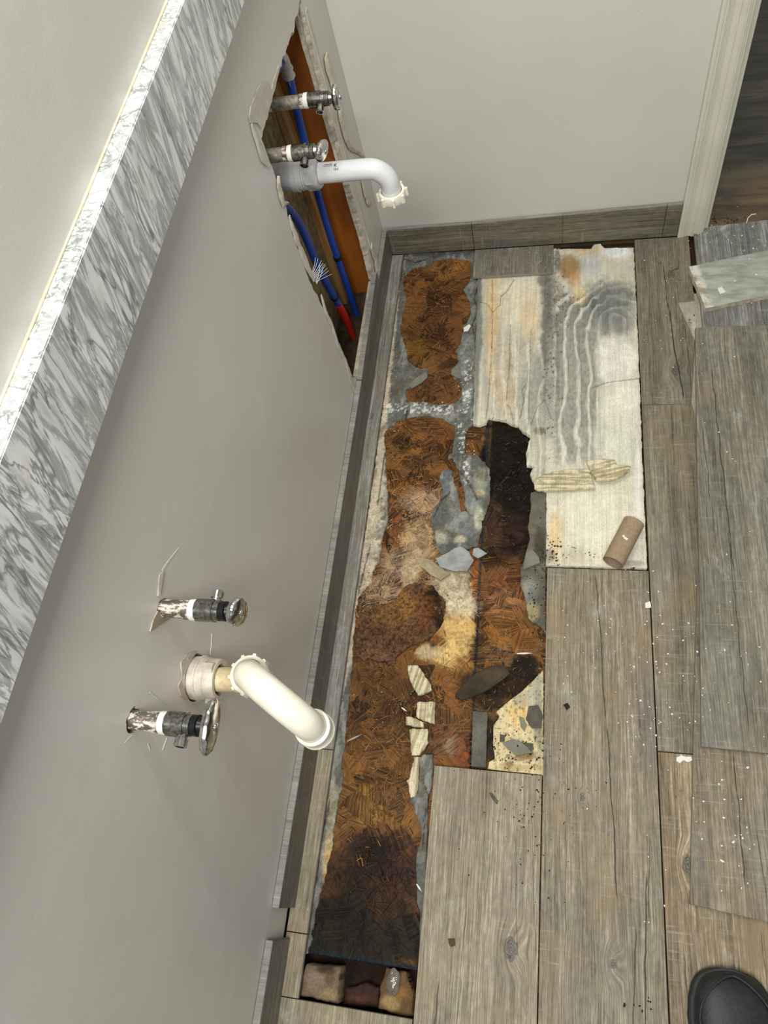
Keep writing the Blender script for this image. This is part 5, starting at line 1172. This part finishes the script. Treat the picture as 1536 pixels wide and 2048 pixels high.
chunk('gray_shard', cr([(985, 1190), (1000, 1170), (1075, 1240), (1140, 1240), (1130, 1255), (1040, 1235)], 660, 1280, 3.413)[:0] or [(978, 1585), (984, 1584), (997, 1602), (995, 1608), (988, 1602)], 0, .003, GRY2, 'small dark gray splinter on the broad front plank', 80)
chunk('rotted_crumb', cr([(172, 1162), (212, 1160), (216, 1200), (190, 1210), (178, 1190)], 840, 1500, 3.072), 0, .004, m_simple('brown_crumb', (84, 66, 46), .9), 'square brown crumb near the lower left of the broad front plank', 81, 'crumb')
chunk('black_crumb', [(1127, 1410), (1134, 1406), (1140, 1413), (1133, 1420)], 0, .005, m_simple('black_crumb_m', (30, 24, 20), .9), 'black crumb on the plank right of the small cream patch', 82, 'crumb')
chunk('plaster_splat', [(1353, 1514), (1362, 1510), (1371, 1514), (1382, 1513), (1384, 1520), (1376, 1525), (1368, 1521), (1360, 1527), (1353, 1522)], 0, .0015, TAPE, 'white plaster splat on the reddish plank by the loose plank', 83, 'plaster splat')
chunk('plaster_splat', [(1330, 1150), (1338, 1148), (1342, 1154), (1334, 1158)][:0] or [(1290, 1205), (1300, 1202), (1302, 1214), (1292, 1216)], 0, .003, TAPE, 'white plaster dab on the seam right of the plank below the tube', 84, 'plaster splat')
chunk('plaster_splat', [(1450, 575), (1456, 572), (1458, 580), (1465, 588), (1456, 588), (1448, 584)][:0] or [(1435, 576), (1444, 573), (1452, 584), (1440, 588)], fz, .002, TAPE, 'white plaster dab on the upturned offcut', 85, 'plaster splat')
# curls of wire and thin slivers
bm = bmesh.new(); pp = [tuple(wz(u, v, z_)) for u, v, z_ in ((1493, 446, .012), (1496, 436, .022), (1503, 429, .03), (1512, 428, .03))]
sweep(bm, pp, .0011, 8); tag(bmobj('wire_curl', bm, TAPE, loc=pp[0]), 'small white wire curl at the doorway threshold', 'wire')
for k, (a, b, c_, lb) in enumerate([((1034, 1307), (1065, 1306), TAPE, 'thin white sliver on the orange rot near the plank edge'), ((695, 1482), (724, 1468), GRYB, 'thin gray sliver on the brown board right of the near drain collar'), ((833, 1768), (843, 1783), TAPE, 'thin pinkish white sliver at the edge of the dark soaked board'), ((803, 1415), (814, 1423), TAPE, 'small white sliver beside the column of cream chips')]):
    za = -.012; P0, P1 = Vector(wz(*a, za)), Vector(wz(*b, za)); d = (P1-P0); s2_ = d.cross(Vector((0, 0, 1))).normalized()*.0016
    P = [tuple((P0+s2_*.5)[:2]), tuple((P0.lerp(P1, .5)+s2_)[:2]), tuple(P1[:2]), tuple((P0.lerp(P1, .5)-s2_)[:2]), tuple((P0-s2_*.6)[:2])]
    tag(plate('sliver', P, za-.002, za, [c_, c_]), lb, 'sliver')

# scattered dirt crumbs, countless: one object each kind
def crumbs(name, spots, mat, label, seed, kind='stuff'):
    random.seed(seed); bm = bmesh.new(); c0 = None
    for (u0, v0, su, sv, n, z, r0, r1) in spots:
        for k in range(n):
            u = random.gauss(u0, su); v = random.gauss(v0, sv); r = random.uniform(r0, r1)
            p = Vector(wz(u, v, z)); c0 = c0 or p.copy()
            m = bmesh.ops.create_icosphere(bm, subdivisions=1, radius=r)
            ex = random.uniform(.6, 1.6); an = random.uniform(0, 3.14)
            for v_ in m['verts']:
                q = v_.co.copy(); q *= random.uniform(.75, 1.25); q.x *= ex; q.z *= .55
                v_.co = Vector((q.x*math.cos(an)-q.y*math.sin(an), q.x*math.sin(an)+q.y*math.cos(an), q.z+r*.35))+p
    return tag(bmobj(name, bm, mat, loc=tuple(c0)), label, 'debris', kind=kind)
DIRT = m_simple('dirt', (60, 48, 34), .95, c2=(34, 26, 18), sc=300); GRIT = m_simple('grit', (104, 98, 82), .9, c2=(130, 124, 106), sc=300)
crumbs('dirt_crumbs', [(1100, 1110, 12, 20, 60, ZC+.002, .0007, .0022), (1060, 1600, 25, 60, 50, 0, .0006, .0018), (1030, 1500, 30, 22, 60, ZC+.002, .0007, .0020), (1130, 1560, 50, 70, 45, 0, .0005, .0014), (1060, 1380, 22, 25, 70, -.018, .0009, .0026), (1075, 1170, 12, 60, 50, -.014, .0007, .0022), (1140, 1100, 40, 12, 25, ZC+.002, .0005, .0013),
   (930, 1540, 30, 10, 12, 0, .0006, .0014), (1000, 1650, 90, 90, 20, 0, .0005, .0014), (1360, 1580, 4, 20, 3, 0, .0007, .0012), (1290, 2010, 20, 12, 8, 0, .0012, .0022), (800, 890, 14, 14, 26, -.020, .0012, .0028), (830, 930, 16, 10, 26, -.020, .0012, .0026), (1050, 930, 20, 60, 50, -.024, .001, .0026), (740, 1760, 40, 60, 30, -.022, .001, .0024), (690, 630, 16, 40, 0, 0, .001, .002), (1440, 440, 25, 5, 24, -.010, .0012, .003)], DIRT, 'scattered dark dirt crumbs round the rotted opening', 3)
crumbs('mortar_crumbs', [(940, 700, 16, 80, 50, ZG+.002, .0008, .0022), (900, 815, 40, 8, 40, ZG+.002, .0008, .0022), (860, 1090, 50, 60, 70, ZO+.003, .0008, .0024), (1105, 700, 8, 110, 70, ZC+.003, .0010, .0028), (1130, 620, 12, 30, 40, ZC+.002, .0010, .0026), (800, 1400, 60, 40, 40, ZO+.002, .0007, .002), (1010, 1290, 30, 40, 40, ZO, .0008, .002), (1085, 1280, 8, 100, 40, ZC-.002, .001, .0026), (730, 1100, 18, 60, 40, ZG+.002, .0008, .002), (1120, 1650, 60, 120, 14, 0, .0006, .0014), (1375, 720, 6, 50, 26, -.006, .001, .0026)], GRIT, 'pale gray mortar crumbs and grit along the broken edges', 4)
crumbs('plaster_flecks', [(1440, 700, 70, 160, 26, .0205, .0005, .0018), (1440, 1300, 60, 120, 40, .0205, .0006, .0020), (1480, 1640, 45, 60, 36, .0105, .0006, .0022), (1340, 1350, 30, 120, 30, 0, .0005, .0018), (1200, 1250, 60, 60, 26, 0, .0005, .0017), (1330, 800, 25, 160, 14, 0, .0006, .0014), (1460, 480, 50, 20, 30, .0105, .0005, .002), (1280, 1400, 25, 50, 34, 0, .0006, .002), (790, 700, 8, 200, 26, 0, .0004, .0012), (900, 818, 40, 8, 26, ZG+.003, .0006, .0018), (935, 790, 8, 22, 22, ZG+.003, .0008, .0018), (925, 900, 12, 40, 22, ZG+.003, .0006, .0016), (1060, 520, 25, 12, 12, 0, .0005, .0014), (1310, 1630, 20, 140, 9, 0, .0005, .0016), (700, 1380, 60, 20, 5, ZO+.003, .0007, .0014), (1340, 540, 30, 50, 12, 0, .0005, .0012)], TAPE, 'white plaster flecks sprinkled over planks and mortar', 6)

# fibrous whitish growth / splintered strands
def strands(name, spots, mat, label, seed):
    random.seed(seed); bm = bmesh.new(); c0 = Vector(wz(spots[0][0], spots[0][1], ZO))
    for (u0, v0, su, sv, n, z, L, r) in spots:
        for k in range(n):
            p = Vector(wz(random.gauss(u0, su), random.gauss(v0, sv), z)); a = random.uniform(0, math.pi); l = L*random.uniform(.4, 1.3)
            d = Vector((math.cos(a), math.sin(a), random.uniform(-.12, .2)))*l; s3 = d.cross(Vector((0, 0, 1))).normalized()*r*random.uniform(.5, 1.4)
            m_ = p+d*.5+s3*random.uniform(-3, 3)+Vector((0, 0, l*random.uniform(0, .12))); up = Vector((0, 0, r*.7))
            v = [bm.verts.new(q) for q in (p-s3, p+s3, m_+s3, m_-s3, p+d, p-s3*.2+up, m_+up)]
            for f in ((0, 1, 2, 3), (3, 2, 4), (0, 3, 6, 5), (1, 5, 6, 2), (3, 4, 6), (2, 6, 4), (0, 5, 1)):
                bm.faces.new([v[i] for i in f])
    return tag(bmobj(name, bm, mat, loc=tuple(c0)), label, 'fibres', kind='stuff')
strands('pale_fibres', [(850, 1010, 40, 22, 240, ZO+.003, .014, .00045), (810, 1130, 36, 50, 420, ZO+.0035, .011, .00045), (850, 1080, 24, 40, 200, ZO+.003, .012, .00045), (770, 1200, 36, 34, 260, ZO+.003, .011, .0005), (910, 1200, 30, 34, 160, ZO+.003, .009, .00045)], m_simple('pale_fibre', (206, 180, 146), .8, c2=(160, 124, 92), sc=40), 'tangled pale wood fibres covering the middle of the rotted board', 1)
strands('brown_splinters', [(860, 620, 35, 70, 160, ZO+.001, .018, .0008), (840, 900, 40, 50, 140, ZO+.001, .018, .0008), (800, 970, 26, 50, 80, ZO+.001, .020, .0008), (770, 1400, 50, 40, 160, ZO+.001, .018, .0008), (760, 1560, 60, 70, 240, ZO+.001, .020, .0008), (890, 1400, 40, 60, 160, ZO+.001, .016, .0008), (1010, 1230, 34, 70, 260, ZO-.001, .010, .0006)], m_simple('splinter', (156, 106, 52), .6, c2=(98, 62, 30), sc=30), 'brown wood splinters and strands on the exposed board', 2)
strands('dark_splinters', [(740, 1760, 50, 60, 160, ZO-.001, .024, .0008), (1010, 980, 34, 90, 120, ZO-.006, .014, .0008)], m_simple('dark_splinter', (66, 42, 26), .5, c2=(38, 24, 16), sc=30), 'dark soaked wood splinters in the blackened board areas', 8)

# ================================================================== SHOE
sh = empty('shoe', (.275, -.20, .0), 'rounded black leather shoe toe at the bottom right corner', 'shoe')
def shoe_ring(bm, y, xc, wl_, z0, z1, n=36, p=2.6):
    r = []
    for k in range(n):
        a = 2*math.pi*k/n; ca, sa = math.cos(a), math.sin(a)
        x = abs(ca)**(2/p)*(1 if ca > 0 else -1)*wl_; z = abs(sa)**(2/p)*(1 if sa > 0 else -1)
        r.append(bm.verts.new((xc+x, y, (z0+z1)/2+z*(z1-z0)/2)))
    return r
def loft(bm, R):
    for i in range(len(R)-1):
        n = len(R[i])
        for k in range(n): bm.faces.new((R[i][k], R[i][(k+1) % n], R[i+1][(k+1) % n], R[i+1][k]))
    bm.faces.new(R[0][::-1]); bm.faces.new(R[-1])
tip = -.068; xc0 = .274
ys_ = [0, .003, .008, .016, .028, .045, .07, .10, .14, .18, .22, .26, .285]
wd_ = [.012, .026, .037, .046, .053, .0585, .062, .060, .050, .044, .042, .040, .028]
zt_ = [.030, .036, .042, .048, .053, .057, .062, .070, .084, .095, .10, .10, .09]
bm = bmesh.new(); R_s = [shoe_ring(bm, tip-.003-a, xc0+a*.03, w_-.002, .012, zt, 40, 2.3) for a, w_, zt in zip(ys_, wd_, zt_)]; loft(bm, R_s); ch('upper', bm, SHOE_L, sh)
bm = bmesh.new(); R_s = [shoe_ring(bm, tip-a, xc0+a*.03, w_+.003, .0005, .024, 40, 4.5) for a, w_ in zip(ys_, wd_)]; loft(bm, R_s); ch('sole', bm, RUBBER, sh)
# raised seam along the toe cap
bm = bmesh.new(); sp = []
for k in range(25):
    t = k/24; a = math.pi*(-.10+1.2*t); i_ = .004+.060*(1-math.sin(a)); y = tip-.003-i_*1.0
    w_ = np.interp(tip-y, ys_, wd_); zt = np.interp(tip-y, ys_, zt_)
    x = math.cos(a)*w_*.86; zz = .012+(zt-.012)*(.5+.5*(max(0, 1-abs(x/w_)**2.3))**(1/2.3))
    sp.append((xc0+.002+x, y, zz+.0002))
sweep(bm, sp, .0016, 8); ch('toe_seam', bm, RUBBER, sh)

# shared group names for repeated kinds
GR = {'floor_plank': 'wood-look floor planks', 'tile_strip': 'cut tile strips along the left skirting', 'loose_plank': 'loose planks stacked at the right', 'skirting_tile': 'gray skirting tiles', 'cream_mortar_chip': 'broken cream mortar chips', 'gray_shard': 'gray mortar shards',
      'mortar_skin': 'gray mortar remains', 'mortar_bed': 'cream mortar remains', 'mortar_lump': 'mortar lumps in the pit', 'wall_stud': 'studs in the wall opening', 'drain_pipe': 'sink drain pipes', 'blue_water_pipe': 'water pipes in the wall opening', 'torn_paper_strip': 'torn paper edges round the opening', 'caulk_strip': 'loose caulk strips by the corner',
      'paint_chip': 'paint chips round the near pipes', 'plaster_splat': 'white plaster splats', 'sliver': 'thin slivers on the rotted floor'}
for o in list(COL.objects):
    b_ = o.name.split('.')[0]
    if o.parent is None and b_ in GR and 'group' not in o: o['group'] = GR[b_]
